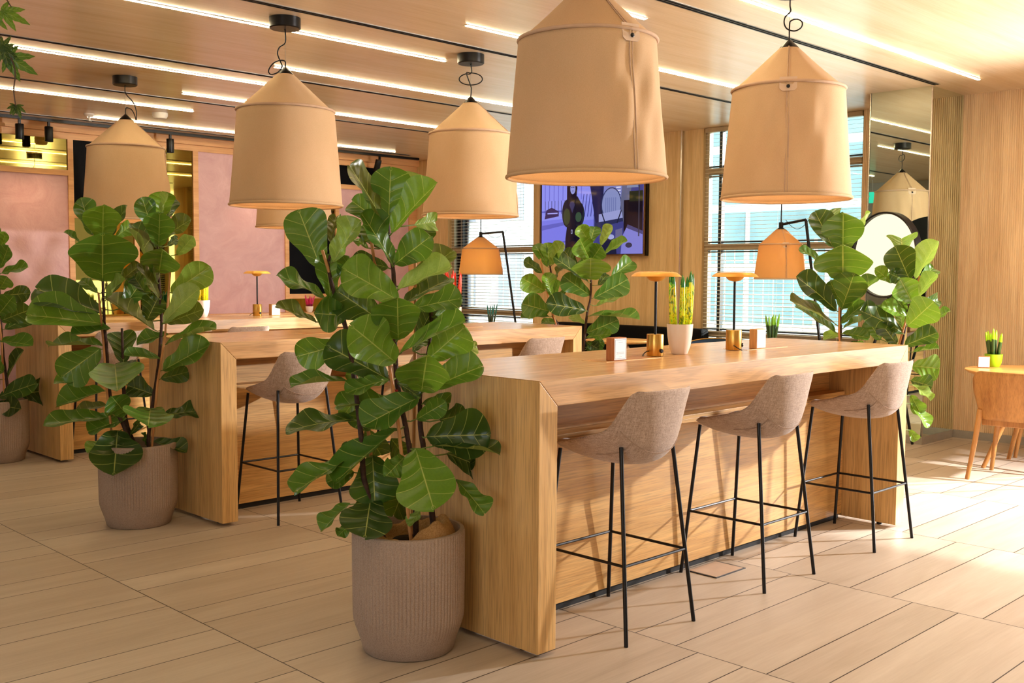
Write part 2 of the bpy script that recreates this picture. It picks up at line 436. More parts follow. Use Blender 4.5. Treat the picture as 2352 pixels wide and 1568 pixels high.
M['led'] = emit('warm_led', (255, 234, 186), 56.0)
M['bulb'] = emit('bulb_glow', (255, 206, 130), 8.0)
M['lamp_glow'] = emit('dish_glow', (255, 226, 160), 12.0)
M['disc_light'] = emit('disc_light_face', (255, 240, 200), 1.25)
M['spot_glow'] = emit('spot_glow', (255, 214, 150), 8.0)
PLANT_DATA = {
'P1': ([
(-.03,.083,1.639,-.05,.043,1.844,-.523,-.825,-.213,.158,'n'),
(-.002,.108,1.648,.149,.111,1.836,-.722,-.375,.582,.132,'l'),
(-.052,.035,1.594,.035,-.121,1.781,-.933,-.108,.344,.162,'y'),
(-.059,.06,1.62,-.222,.069,1.841,.483,-.784,.389,.172,'b'),
(-.012,.125,1.624,-.029,.322,1.73,-.783,-.348,.515,.102,'n'),
(-.011,.144,1.642,.012,.284,1.818,-.161,-.762,.627,.111,'n'),
(-.045,.04,1.475,-.17,.068,1.67,.215,-.938,.273,.147,'n'),
(-.044,.028,1.477,.005,-.125,1.581,-.916,-.381,-.128,.131,'n'),
(.073,.054,1.629,.204,.078,1.649,.163,-.981,.104,.081,'l'),
(-.067,.162,1.537,-.041,.28,1.58,-.699,-.109,.707,.04,'n'),
(-.031,.084,1.464,-.149,.156,1.496,-.495,-.861,.115,.089,'d'),
(-.03,.016,1.336,-.229,.109,1.463,-.288,-.929,.231,.161,'y'),
(-.035,.025,1.38,.097,-.137,1.471,-.686,-.155,.711,.142,'l'),
(.046,.04,1.394,.202,-.027,1.537,-.712,-.322,.624,.133,'b'),
(.033,.068,1.327,.26,.056,1.425,-.383,-.394,.835,.126,'d'),
(.013,.003,1.306,.142,-.146,1.352,-.637,-.343,.691,.126,'n'),
(-.052,-.003,1.192,-.164,-.139,1.363,-.421,-.555,-.718,.181,'n'),
(-.062,.083,1.259,-.191,.201,1.378,-.599,-.79,.131,.158,'d'),
(-.063,.001,1.108,-.263,.01,1.255,-.187,-.962,-.2,.181,'y'),
(-.059,.049,1.039,-.235,.207,1.17,-.405,-.807,.43,.171,'d'),
(-.158,.186,1.28,-.303,.182,1.293,.024,-1,-.018,.15,'n'),
(-.16,.186,1.176,-.291,.322,1.121,-.689,-.713,-.131,.135,'n'),
(-.217,.263,1.461,-.264,.34,1.684,-.568,-.808,.16,.165,'n'),
(-.21,.189,1.484,-.18,.063,1.637,-.988,-.125,.088,.117,'l'),
(-.169,.213,1.432,-.15,.167,1.503,-.575,-.751,-.324,.071,'n'),
(-.195,.231,1.345,-.211,.243,1.516,-.255,-.966,.049,.108,'n'),
(-.238,.203,1.346,-.394,.287,1.437,.141,-.592,.793,.129,'n'),
(-.268,.216,1.255,-.41,.273,1.322,.142,-.582,.801,.106,'b'),
(-.167,.269,1.561,-.082,.353,1.67,-.61,-.322,.724,.065,'b'),
(-.037,.009,1.139,.085,-.228,1.271,-.608,.125,.784,.176,'n'),
(.061,-.045,1.117,.17,-.135,1.242,-.653,-.757,.026,.158,'y'),
(.109,-.019,1.127,.244,.073,1.287,-.449,-.56,.697,.115,'y'),
(.117,-.018,1.284,.279,.023,1.299,.238,-.968,.082,.081,'n'),
(.002,-.074,.999,-.134,-.271,1.162,-.465,-.35,-.813,.201,'n'),
(.042,-.037,.993,.207,-.195,1.094,-.7,-.321,.637,.155,'n'),
(.162,-.088,1.121,.274,-.088,1.161,-.081,-.966,.244,.06,'l'),
(-.191,.127,1.035,-.412,.176,1.033,-.043,-.15,.988,.137,'n'),
(-.082,.016,1.043,-.236,.08,1,-.38,-.34,.86,.109,'n'),
(-.048,.028,.954,-.212,.184,.939,-.325,-.255,.911,.143,'n'),
(.005,-.058,.976,-.207,.017,.878,-.501,-.577,.644,.153,'n'),
(-.036,.024,1.026,.008,-.057,.975,-.261,-.612,.747,.064,'d'),
(.011,-.035,.889,.066,-.142,.961,-.812,-.551,-.194,.082,'n'),
(-.173,.111,.893,-.395,.239,.858,-.306,-.28,.91,.167,'d'),
(-.098,.103,.95,-.146,.145,.85,-.541,-.836,-.095,.1,'d'),
(-.116,.167,.969,-.114,.262,.887,-.905,-.265,-.333,.069,'n'),
(.054,.073,1.54,.193,.116,1.631,.051,-.929,.367,.092,'d'),
(-.027,.141,1.539,-.006,.287,1.636,-.838,-.212,.502,.085,'d'),
(.054,.015,1.195,.162,.039,1.313,-.362,-.792,.492,.108,'d'),
(.052,.039,1.141,.159,.101,1.191,.077,-.7,.71,.069,'d'),
(-.077,.131,1.075,-.088,.259,1.027,-.883,-.231,-.409,.069,'d'),
(-.066,-.015,.859,-.283,.088,.668,-.644,.054,.763,.198,'n'),
(-.21,.12,.738,-.428,.139,.642,-.411,-.107,.905,.147,'n'),
(-.118,.092,.779,-.203,.156,.746,-.644,-.719,.262,.093,'d'),
(-.107,.086,.75,-.146,.02,.573,-.562,-.728,.393,.184,'d'),
(-.138,.055,.601,-.265,-.076,.486,-.239,-.499,.833,.186,'d'),
(-.181,.128,.568,-.276,.188,.464,-.723,.049,.69,.098,'n'),
(-.167,.122,.502,-.251,.112,.455,-.352,-.568,.744,.056,'n'),
(-.021,-.067,.784,-.093,-.26,.592,-.583,-.454,.673,.24,'y'),
(-.054,-.042,.753,-.175,-.086,.703,.04,-.786,.617,.084,'n'),
(.037,-.061,.823,.194,-.253,.836,-.771,-.617,.156,.178,'d'),
(.03,-.102,.793,.178,-.322,.779,-.082,-.117,.99,.164,'d'),
(.124,-.079,.751,.315,-.082,.671,-.136,-.947,-.29,.104,'d'),
(.086,-.176,.668,.098,-.325,.561,-.038,-.588,.808,.107,'n'),
(-.002,-.088,.57,-.069,-.091,.499,-.719,-.115,.685,.06,'l'),
(.01,.027,.642,.054,.16,.481,-.772,-.372,-.515,.109,'d'),
(-.159,.134,.685,-.261,.168,.654,-.4,-.841,.364,.084,'n'),
(-.031,.069,.808,.087,.144,.723,.049,-.783,-.62,.099,'d'),
(-.1,.141,.843,-.008,.163,.729,-.349,-.827,-.44,.099,'d'),
(.061,-.01,.944,.199,-.015,.933,-.02,-.983,.185,.091,'d'),
(.103,-.06,.88,.242,-.054,.89,.025,-.968,.25,.099,'d'),
], [[(-.004,-.047,.436),(.001,-.038,.596),(-.01,-.007,.814),(-.031,.036,1.057),(-.024,.054,1.328),(-.023,.065,1.459),(-.03,.078,1.538),(-.03,.088,1.643)], [(.089,-.054,.438),(.077,-.024,.64),(.065,.006,.841),(.06,.005,.929),(.064,.007,.995),(.091,.003,1.094),(.122,.013,1.226),(.14,.035,1.353)], [(-.111,-.01,.456),(-.163,.058,.647),(-.16,.085,.82),(-.163,.145,1.132),(-.165,.187,1.261),(-.185,.214,1.353),(-.199,.238,1.458),(-.192,.236,1.51)]], [[(-.049,-.083,.482),(-.064,-.019,.864),(-.078,.128,1.564)], [(-.1,.05,.453),(-.103,.114,.825),(-.141,.22,1.26),(-.224,.241,1.529)], [(.103,.085,1.204),(.115,.101,1.501)]]),
'P2': ([
(-.129,.121,1.627,-.185,-.025,1.816,-.322,-.701,-.636,.199,'y'),
(-.15,.215,1.65,-.208,.217,1.861,.06,-.998,.03,.14,'n'),
(-.076,.129,1.645,-.023,.044,1.818,-.961,-.181,.208,.122,'d'),
(-.133,.127,1.391,-.253,-.168,1.658,-.27,-.582,-.767,.352,'n'),
(-.207,.258,1.608,-.265,.319,1.671,.126,-.652,.748,.066,'n'),
(-.132,.143,1.207,-.408,.394,1.349,-.203,-.641,.74,.256,'d'),
(-.145,.09,1.147,-.498,.288,1.203,-.231,-.622,.748,.279,'y'),
(-.128,.208,1.321,-.166,.348,1.4,-.536,-.52,.665,.078,'n'),
(-.131,.094,1.282,-.103,-.079,1.411,-.964,.04,.264,.103,'l'),
(-.032,.103,1.228,.12,.128,1.414,-.263,-.906,.333,.153,'n'),
(-.045,.068,1.396,.012,-.053,1.486,-.926,-.366,.092,.088,'b'),
(-.042,.146,1.642,.062,.17,1.714,.124,-.981,.15,.093,'y'),
(.075,-.071,1.67,.014,-.075,1.862,-.169,-.983,-.077,.13,'n'),
(.126,-.068,1.751,.116,-.105,1.9,-.264,-.931,-.254,.144,'y'),
(.114,-.105,1.774,.09,-.229,1.879,-.989,.092,-.112,.075,'l'),
(.094,-.104,1.589,.049,-.216,1.777,-.508,-.681,-.527,.165,'n'),
(.132,-.076,1.632,.233,-.22,1.743,-.874,-.354,.334,.123,'b'),
(.182,-.046,1.754,.262,.034,1.882,-.003,-.844,.536,.078,'d'),
(.166,-.181,1.538,.179,-.354,1.646,-.673,-.427,-.604,.093,'l'),
(.11,-.04,1.58,.025,.093,1.716,.105,-.679,.727,.124,'d'),
(.082,-.101,1.382,-.059,-.069,1.688,.691,-.614,.383,.22,'b'),
(.095,-.101,1.439,.012,-.32,1.574,-.342,-.395,-.852,.202,'n'),
(.151,-.126,1.324,.314,-.287,1.477,-.601,-.779,-.18,.183,'l'),
(.099,-.139,1.154,.219,-.326,1.357,-.912,-.342,.227,.178,'l'),
(.117,-.143,1.154,.25,-.319,1.235,-.797,-.385,.465,.139,'b'),
(.052,-.031,1.167,.103,-.075,1.305,-.59,-.806,-.046,.142,'d'),
(.091,-.104,1.293,-.007,-.08,1.493,.491,-.804,.335,.143,'b'),
(.079,-.064,1.11,-.129,.122,1.305,.308,-.505,.807,.218,'b'),
(.172,-.058,1.592,.274,.023,1.641,.281,-.734,.618,.061,'d'),
(-.057,.165,1.322,.038,.229,1.464,-.379,-.72,.581,.095,'d'),
(.071,.029,1.324,.062,.169,1.435,-.652,-.496,.573,.098,'d'),
(-.119,.062,1.123,-.317,.131,1.09,-.285,-.391,.875,.144,'n'),
(-.131,.147,1.022,-.359,.354,1.022,-.141,-.157,.977,.196,'n'),
(-.157,.113,1.008,-.354,.194,.848,-.424,-.903,.064,.22,'n'),
(-.176,.157,.846,-.37,.256,.815,-.308,-.323,.895,.149,'y'),
(-.11,.035,.919,-.261,-.332,.814,-.165,-.208,.964,.29,'n'),
(-.137,.117,.766,-.356,.261,.679,-.515,-.294,.805,.182,'n'),
(-.116,.143,.676,-.225,.352,.628,-.58,-.116,.807,.122,'b'),
(-.068,-.01,.635,-.185,-.076,.758,.036,-.896,-.443,.15,'n'),
(-.154,.058,.619,-.448,.212,.589,-.221,-.234,.947,.228,'n'),
(-.06,.008,.61,-.254,.083,.546,-.425,-.417,.803,.148,'n'),
(-.113,.01,.547,-.242,-.223,.34,-.186,-.593,.784,.283,'d'),
(-.144,.046,.5,-.282,.016,.44,-.33,-.287,.899,.092,'l'),
(.05,-.08,.476,.202,-.192,.412,-.016,-.514,.857,.128,'d'),
(.107,-.081,.615,.322,-.151,.641,-.249,-.439,.863,.146,'d'),
(.03,-.103,.671,-.123,-.394,.618,.054,-.207,.977,.253,'n'),
(.101,-.115,.883,.269,-.352,1.036,-.85,-.353,.391,.192,'n'),
(.103,-.151,1.033,.273,-.415,1.132,-.452,.044,.891,.189,'n'),
(.138,-.119,1.087,.007,.016,1.043,-.617,-.37,.695,.119,'n'),
(.069,-.145,.955,-.115,-.092,.982,-.016,-.5,.866,.128,'n'),
(.107,-.075,.833,.266,-.1,.864,-.156,-.988,-.019,.117,'d'),
(.063,-.077,.745,-.052,.01,.799,-.455,-.821,.345,.137,'d'),
(-.035,.091,.911,.032,.235,1.093,-.371,-.658,.655,.168,'d'),
(.015,-.063,.462,.008,-.054,.532,.389,-.907,.16,.044,'n'),
(-.004,.048,.798,.024,.189,.923,-.558,-.487,.672,.12,'d'),
(-.024,.043,.511,.052,.081,.568,.122,-.894,.431,.054,'d'),
], [[(-.08,-.033,.394),(-.076,-.009,.545),(-.124,.071,.736),(-.129,.1,1.014),(-.132,.116,1.147),(-.13,.123,1.246),(-.129,.133,1.375),(-.125,.138,1.625)], [(.032,-.086,.4),(.029,-.074,.502),(.058,-.083,.724),(.086,-.093,.912),(.107,-.094,1.128),(.11,-.084,1.273),(.109,-.069,1.429),(.112,-.057,1.591)], [(.015,.028,.388),(-.026,.086,.576),(-.028,.103,.749),(-.027,.117,.91),(-.018,.141,1.117)]], [[(.015,-.133,.482),(.06,-.132,.819),(.105,-.14,1.073),(.15,-.133,1.471)], [(-.158,.029,.538),(-.15,.056,.762),(-.153,.084,1.044),(-.157,.128,1.324)]]),
'P3': ([
(.044,.002,1.612,.06,-.087,1.736,-.8,-.532,-.279,.084,'y'),
(.03,-.028,1.466,.061,-.14,1.636,-.741,-.613,-.274,.116,'n'),
(.05,-.002,1.429,.171,-.188,1.475,-.698,-.295,.653,.124,'n'),
(.017,-.055,1.308,0,-.265,1.405,-.546,-.315,-.776,.131,'n'),
(.05,-.017,1.259,.201,-.165,1.278,-.702,-.708,.076,.136,'d'),
(-.001,-.061,1.115,.044,-.264,1.263,-.698,-.517,-.495,.16,'n'),
(.024,-.017,1.064,.189,-.217,1.16,-.647,-.689,-.327,.163,'d'),
(.062,-.003,1.001,.263,-.038,1.105,-.404,-.749,.525,.151,'d'),
(.007,-.058,.92,.147,-.33,.891,-.521,-.349,.779,.157,'n'),
(.051,-.077,.637,.138,-.166,.85,-.926,.008,.378,.151,'d'),
(-.019,-.078,.495,.169,-.341,.61,-.816,-.406,.41,.195,'d'),
(.121,-.103,.511,.344,-.042,.512,.264,-.956,.13,.221,'d'),
(-.025,-.082,.435,.053,-.316,.421,-.894,-.315,.318,.146,'d'),
(.025,.021,1.541,-.069,.098,1.67,-.593,-.804,.047,.171,'n'),
(.014,.009,1.237,-.133,.037,1.341,-.218,-.975,-.047,.2,'n'),
(0,-.015,.993,-.176,-.002,1.076,-.097,-.994,-.054,.214,'n'),
(-.01,-.026,.75,-.189,-.059,.814,.151,-.984,-.09,.214,'d'),
(.039,.019,1.651,-.02,.016,1.779,-.434,-.874,-.22,.129,'y'),
(.006,-.038,.627,-.172,-.021,.573,-.14,-.979,.149,.214,'d'),
(.011,-.098,.68,-.131,-.13,.794,.039,-.975,-.221,.171,'n'),
], [[(.04,-.091,.433),(.043,-.081,.579),(.032,-.05,.798),(.028,-.022,1.066),(.032,.001,1.359),(.039,.016,1.602)]], [[(.01,-.116,.45),(.016,-.065,.922),(.007,-.013,1.237)]]),
'P4': ([
(.146,-.087,1.715,.069,-.054,1.84,-.625,-.758,-.187,.121,'y'),
(.186,-.072,1.702,.279,-.039,1.841,-.57,-.627,.531,.123,'n'),
(.184,-.188,1.678,.195,-.287,1.845,-.998,-.018,.055,.119,'l'),
(.248,-.182,1.615,.347,-.329,1.729,-.778,-.041,.627,.133,'y'),
(.132,-.121,1.556,-.017,-.136,1.732,-.491,-.73,-.475,.197,'y'),
(.123,-.139,1.555,.078,-.29,1.678,-.804,-.212,-.555,.155,'n'),
(.113,-.138,1.404,-.146,-.37,1.581,-.361,-.277,-.89,.31,'y'),
(.307,-.2,1.426,.534,-.239,1.559,-.381,-.829,.41,.163,'n'),
(.099,-.133,1.382,-.145,.026,1.583,.081,-.731,.678,.218,'d'),
(.107,.002,1.498,.115,.153,1.643,-.834,-.358,.419,.132,'d'),
(.145,-.113,1.273,-.03,.03,1.43,-.716,-.673,-.183,.174,'n'),
(.156,-.142,1.252,.366,-.33,1.406,-.627,-.774,-.091,.201,'n'),
(.213,-.123,1.185,.462,-.179,1.265,-.343,-.234,.91,.136,'l'),
(.076,-.128,1.152,-.23,.024,1.212,-.396,-.89,.228,.204,'d'),
(.109,-.138,1.108,.332,-.482,1.091,-.091,-.108,.99,.258,'n'),
(.1,-.118,.969,.24,-.335,1.077,-.778,-.597,-.197,.197,'n'),
(.086,-.132,.934,.155,-.335,.967,-.697,-.124,.706,.127,'n'),
(.109,-.113,.838,.174,-.242,.902,-.871,-.483,-.09,.104,'d'),
(-.1,.137,1.503,-.164,.22,1.686,-.355,-.893,.277,.132,'n'),
(-.082,.134,1.511,-.087,.155,1.702,-.6,-.797,.068,.121,'y'),
(-.101,.087,1.518,-.095,-.019,1.704,-.998,.041,.057,.13,'l'),
(-.123,.174,1.452,-.24,.272,1.558,-.244,-.829,.503,.115,'d'),
(-.141,.126,1.308,-.323,.216,1.413,-.548,-.789,-.277,.166,'y'),
(-.102,.083,1.258,-.151,.105,1.456,-.49,-.871,-.023,.128,'y'),
(-.102,.111,1.141,-.303,.232,1.205,-.5,-.864,.061,.208,'n'),
(-.096,.116,1.097,-.265,.28,1.088,-.33,-.29,.899,.147,'n'),
(-.017,.09,1.045,-.038,.262,1.047,-.795,-.101,.598,.086,'n'),
(-.099,.066,1.265,-.151,-.044,1.393,-.942,.317,-.111,.085,'n'),
(-.026,.054,1.265,.037,.029,1.345,-.793,-.3,.53,.064,'n'),
(-.063,.091,1.395,-.013,.054,1.521,-.884,.215,.414,.088,'b'),
(.132,-.07,1.039,.115,.077,1.101,-.609,-.368,.702,.085,'l'),
(.144,-.052,1.47,.182,.067,1.549,-.819,-.109,.563,.102,'d'),
(.224,-.129,1.354,.349,-.123,1.448,-.308,-.834,.457,.102,'d'),
(.104,-.114,.891,.141,-.227,.833,-.846,-.435,.307,.102,'d'),
(.103,-.116,.854,.187,-.228,.771,-.7,-.681,.215,.119,'d'),
], [[(.045,-.091,.484),(.096,-.101,.927),(.109,-.103,1.05),(.123,-.108,1.151),(.143,-.118,1.253),(.152,-.114,1.398),(.156,-.103,1.557),(.169,-.104,1.688)], [(-.031,-.016,.484),(-.047,.043,.962),(-.08,.089,1.106),(-.079,.102,1.266),(-.076,.111,1.396),(-.081,.127,1.512)]], [[(-.094,-.026,.471),(-.102,.033,1.036),(-.135,.083,1.223),(-.172,.151,1.569)]]),
'P5': ([
(-.125,.126,1.604,-.331,.022,1.836,-.621,-.341,-.706,.276,'n'),
(-.142,.189,1.627,-.216,.279,1.855,-.699,-.713,.053,.16,'d'),
(-.086,.209,1.767,.1,.352,1.879,-.55,.065,.832,.175,'d'),
(-.066,.066,1.684,-.05,-.014,1.848,-.647,.658,.385,.119,'l'),
(-.139,.114,1.43,-.485,-.062,1.637,-.405,-.238,-.883,.347,'n'),
(-.177,.237,1.531,-.258,.362,1.616,-.24,-.644,.726,.109,'n'),
(-.151,.111,1.234,-.199,.004,1.466,-.923,-.24,-.3,.224,'n'),
(-.172,.134,1.221,-.405,.286,1.441,-.287,-.903,.321,.211,'d'),
(-.151,.104,1.234,-.038,-.069,1.435,-.686,.31,.658,.188,'n'),
(-.124,.141,1.284,-.18,.182,1.414,-.885,-.388,-.258,.091,'d'),
(-.186,.124,1.133,-.495,.277,1.293,.136,-.571,.81,.21,'b'),
(-.139,.154,1.079,-.295,.356,1.255,-.071,-.685,.725,.195,'n'),
(-.131,.126,1.138,-.06,-.007,1.281,-.828,.14,.543,.135,'n'),
(-.115,.113,1.112,.006,-.005,1.184,-.438,.094,.894,.115,'n'),
(-.154,.099,1.082,-.107,-.06,1.055,-.643,-.309,.701,.11,'n'),
(-.068,.144,1.064,-.077,.276,1.052,-.799,-.002,.601,.079,'l'),
(.22,-.105,1.592,.473,.023,1.696,-.349,-.062,.935,.198,'y'),
(.169,-.18,1.42,.047,-.134,1.636,-.804,-.477,-.354,.209,'d'),
(.185,-.211,1.427,.187,-.348,1.663,-.927,.321,.194,.176,'l'),
(.119,-.092,1.4,.017,-.022,1.489,-.578,-.816,-.019,.09,'y'),
(.169,-.141,1.42,.049,-.101,1.461,-.388,-.872,-.299,.101,'d'),
(.172,-.202,1.275,-.012,-.198,1.432,-.53,-.596,-.603,.175,'y'),
(.224,-.198,1.293,.292,-.294,1.466,-.88,.172,.442,.135,'l'),
(.292,-.196,1.427,.421,-.221,1.499,-.44,-.726,.528,.101,'n'),
(.307,-.201,1.273,.478,-.24,1.288,-.238,-.932,.272,.101,'d'),
(.134,-.19,1.129,.134,-.357,1.287,-.965,-.18,-.189,.209,'y'),
(.31,-.275,1.153,.393,-.35,1.231,-.612,.135,.779,.085,'n'),
(.177,-.17,1.191,.016,-.072,1.255,-.373,-.85,.373,.112,'y'),
(.126,-.171,1.084,-.138,-.009,1.232,-.218,-.828,.517,.196,'d'),
(.099,-.14,1.014,-.023,-.09,1.15,-.714,-.542,-.443,.116,'d'),
(.06,-.051,1.037,-.043,-.011,1.169,-.718,-.586,-.376,.113,'n'),
(.134,-.176,1.002,.236,-.342,1.092,-.846,-.277,.456,.143,'d'),
(.208,-.126,1.112,.296,-.066,1.212,-.733,-.064,.678,.069,'n'),
(.188,-.158,1.209,.142,-.09,1.327,-.878,-.473,-.073,.113,'n'),
(-.1,.085,1.006,-.117,-.026,.958,-.952,.011,.307,.119,'d'),
(-.152,.154,.992,-.287,.168,.943,-.264,-.831,.49,.119,'d'),
(.051,-.07,.944,-.098,-.06,.883,-.288,-.767,.574,.119,'d'),
(.157,-.221,.962,.168,-.381,.995,-.416,.156,.896,.104,'n'),
(.192,-.2,.874,.312,-.329,.857,-.735,-.665,-.133,.171,'y'),
(.18,-.204,.781,.227,-.323,.748,-.898,-.401,.183,.124,'d'),
(.145,-.229,.76,.164,-.348,.667,-.315,-.615,.723,.101,'l'),
(.146,-.223,.64,.191,-.328,.492,-.21,-.827,.521,.122,'y'),
(.171,-.209,.466,.186,-.251,.396,-.807,-.564,.174,.062,'y'),
(.169,-.212,.689,.172,-.279,.573,-.888,-.407,.215,.095,'y'),
], [[(-.123,.067,.399),(-.134,.127,.941),(-.123,.128,1.069),(-.118,.137,1.221),(-.103,.139,1.412),(-.091,.144,1.603)], [(-.034,-.021,.4),(.113,-.123,.88),(.153,-.15,1.013),(.182,-.163,1.186),(.213,-.181,1.326),(.235,-.194,1.428)]], [[(-.179,.052,.401),(-.168,.116,1.077),(-.148,.129,1.273)], [(-.061,-.064,.402),(.103,-.156,1.016),(.135,-.176,1.149),(.232,-.217,1.447)]]),
}
# ------------------------------------------------------------------ the room
ZC = 3.04
def st(mb, name, mat, parent=None, **kw):
    o = mb.build(name, mat, parent, **kw)
    if parent is None: o['kind'] = 'structure'
    return o
st(MB().box(-4.2, 9.75, -4.2, 11.75, -.12, 0), 'floor', M['floor'])
st(MB().box(-4.2, 9.75, -4.2, 11.75, ZC, ZC+.1), 'ceiling', M['ceiling'])

# walls behind the photographer, the west one opened up to let in sky fill
wb = MB()
wb.box(-4.2, -4, -4.2, 11.75, 2.7, ZC).box(-4.2, -4, -4.2, 11.75, 0, .5)
wb.box(-4.2, -4, .9, 11.75, .5, 2.7).box(-4.2, -4, -4.2, -1.8, .5, 2.7)
st(wb, 'wall_west', M['white_paint'])
wr = MB()
wr.box(-4, 9.75, -4.2, -4, 2.8, ZC).box(-4, 9.75, -4.2, -4, 0, .1)
for x in (-4, 2.6, 5.8, 9.3): wr.box(x, x+.35, -4.2, -4, .1, 2.8)
wr.box(-4, 9.75, -4.2, -4, .1, 2.8)
st(wr, 'wall_south', M['white_paint'])
wl = MB().box(.2, .35, 7.2, 11.6, 0, ZC)
st(wl, 'wall_left', M['grey_paint'])

# partition along the far side
wf = MB().box(.35, 9.75, 11.66, 11.75, 0, ZC)
WF = st(wf, 'wall_far', M['frame_wood'])
YF = 11.6
def fpanel(name, mat, x0, x1, z0, z1, y=YF+.02, lab=None):
    o = MB().box(x0, x1, y, 11.66, z0, z1).build(name, mat, WF)
    if lab: o['label'] = lab
    return o
fpanel('cornice_board', M['frame_wood'], .35, 9.54, 2.955, ZC, YF-.05)
fpanel('top_rail', M['frame_wood'], .35, 9.54, 2.885, 2.955, YF)
for x0, x1 in ((3.2, 3.26), (4.617, 4.676), (6.096, 6.163), (7.362, 7.42), (8.14, 8.20), (9.399, 9.54)):
    fpanel('stud', M['frame_wood'], x0, x1, 0, 2.885, YF)
fpanel('stud', M['frame_wood'], 5.36, 5.415, 0, 2.885, YF)
fpanel('rail', M['frame_wood'], .35, 4.617, 2.49, 2.55, YF)
fpanel('mirror_panel', M['bronze_mirror'], .35, 4.617, 2.55, 2.885, lab='bronze tinted mirror panel')
fpanel('plaster_panel', M['plaster'], .35, 4.617, 0, 2.49, lab='pink textured plaster panel')
fpanel('black_panel', M['black_panel'], 4.676, 5.36, 2.09, 2.885, lab='matt black panel')
fpanel('rail', M['frame_wood'], 4.676, 5.36, 2.03, 2.09, YF)
fpanel('mirror_panel', M['bronze_mirror'], 4.676, 5.36, .1, 2.03, lab='bronze tinted mirror panel')
fpanel('mirror_panel', M['bronze_mirror'], 5.415, 6.096, .1, 2.885, lab='bronze tinted mirror panel')
fpanel('plaster_panel', M['plaster'], 6.163, 7.362, .1, 2.885, lab='pink textured plaster panel')
fpanel('mirror_panel', M['bronze_mirror'], 7.42, 8.14, 2.15, 2.885, lab='bronze tinted mirror panel')
fpanel('rail', M['frame_wood'], 7.42, 8.14, 2.10, 2.15, YF)
fpanel('black_panel', M['black_panel'], 7.42, 8.14, 1.17, 2.10, lab='matt black panel')
fpanel('rail', M['frame_wood'], 7.42, 8.14, 1.11, 1.17, YF)
fpanel('mirror_panel', M['bronze_mirror'], 7.42, 8.14, .1, 1.11, lab='bronze tinted mirror panel')
fpanel('black_panel', M['black_panel'], 8.20, 9.399, 2.63, 2.885, lab='matt black panel')
fpanel('rail', M['frame_wood'], 8.20, 9.399, 2.57, 2.63, YF)
fpanel('plaster_panel', M['plaster'], 8.20, 9.399, .1, 2.57, lab='pink textured plaster panel')
fpanel('skirting', M['frame_wood'], .35, 9.54, 0, .1, YF+.005)

# window wall on the far right (plane x = 9.54)
XW = 9.54
WR = st(MB().box(XW, 9.75, 7.0, 9.28, 0, ZC), 'wall_right', M['wall_wood'])
MB().box(XW+.03, 9.75, 6.72, 7.0, 0, ZC).build('reveal_panel', M['wall_wood'], WR)
MB().box(XW-.004, XW+.03, 6.985, 7.003, 0, ZC).build('edge_trim', M['brass_trim'], WR)
MB().box(XW, 9.75, 10.93, 11.66, 0, ZC).build('side_panel', M['wall_wood'], WR)
MB().box(XW, 9.75, 4.30, 4.84, 0, ZC).build('side_panel', M['rib_wood'], WR)
sw = MB().box(XW+.02, 9.75, 4.84, 6.72, 0, .25).box(XW+.02, 9.75, 9.28, 10.93, 0, .25)
sw.build('sill_wall', M['wall_wood'], WR)

def window(name, y0, y1, z0, transoms, my):
    root = bpy.data.objects.new(name, None); link(root); root['kind'] = 'structure'
    xg = XW+.10
    f = MB()
    f.box(xg-.03, xg+.04, y0, y0+.05, z0, ZC).box(xg-.03, xg+.04, y1-.05, y1, z0, ZC)
    f.box(xg-.03, xg+.04, y0, y1, z0, z0+.05).box(xg-.03, xg+.04, y0, y1, ZC-.04, ZC)
    f.build('window_frame', M['beige_frame'], root, bevel=.004)
    for z in transoms:
        MB().box(xg-.04, xg+.04, y0+.05, y1-.05, z-.035, z+.035).build('transom', M['beige_frame'], root, bevel=.004)
        MB().box(xg-.025, xg+.025, y0+.05, y1-.05, z+.045, z+.06).build('gasket', M['dark_frame'], root)
        MB().box(xg-.025, xg+.025, y0+.05, y1-.05, z-.06, z-.045).build('gasket', M['dark_frame'], root)
    MB().box(xg-.03, xg+.03, my-.02, my+.02, z0+.05, ZC-.04).build('mullion', M['dark_frame'], root)
    MB().box(xg-.004, xg+.004, y0+.05, y1-.05, z0+.05, ZC-.04).build('pane', M['glass'], root)
    return root
window('window_1', 9.28, 10.93, .25, (.93, 1.76), 10.72)
window('window_2', 4.84, 6.72, .25, (.80, 1.75, 2.57), 6.52)

def blind(label, y0, y1, z0):
    root = thing('venetian_blind', label, 'blind', (XW+.035, 0, 0), 0, 'venetian blinds')
    m = MB(); z = z0
    ta = R(9)
    while z < ZC-.05:
        dx, dz = .015*math.cos(ta), .015*math.sin(ta)
        b = len(m.v)
        for (x, zz) in ((-dx, z-dz), (0, z+.002), (dx, z+dz), (dx, z+dz-.0012), (0, z+.0008), (-dx, z-dz-.0012)):
            m.v += [(x, y0, zz), (x, y1, zz)]
        for k in range(6):
            l = (k+1) % 6
            m.f.append((b+2*k, b+2*l, b+2*l+1, b+2*k+1))
        z += .041
    m.build('slats', M['slat'], root)
    MB().box(-.02, .02, y0, y1, ZC-.05, ZC-.002).build('head_rail', M['beige_frame'], root)
    MB().box(-.014, .014, y0, y1, z0-.035, z0-.012).build('bottom_rail', M['slat'], root)
    for y in (y0+.22, (y0+y1)/2, y1-.22):
        MB().tube([(-.012, y, z0-.02), (-.012, y, ZC-.04)], .0012, 5).build('ladder_cord', M['slat'], root)
    return root
blind('cream venetian blind covering the window left of the television', 9.31, 10.90, .62)
blind('cream venetian blind covering the window right of the television', 4.87, 6.69, .46)

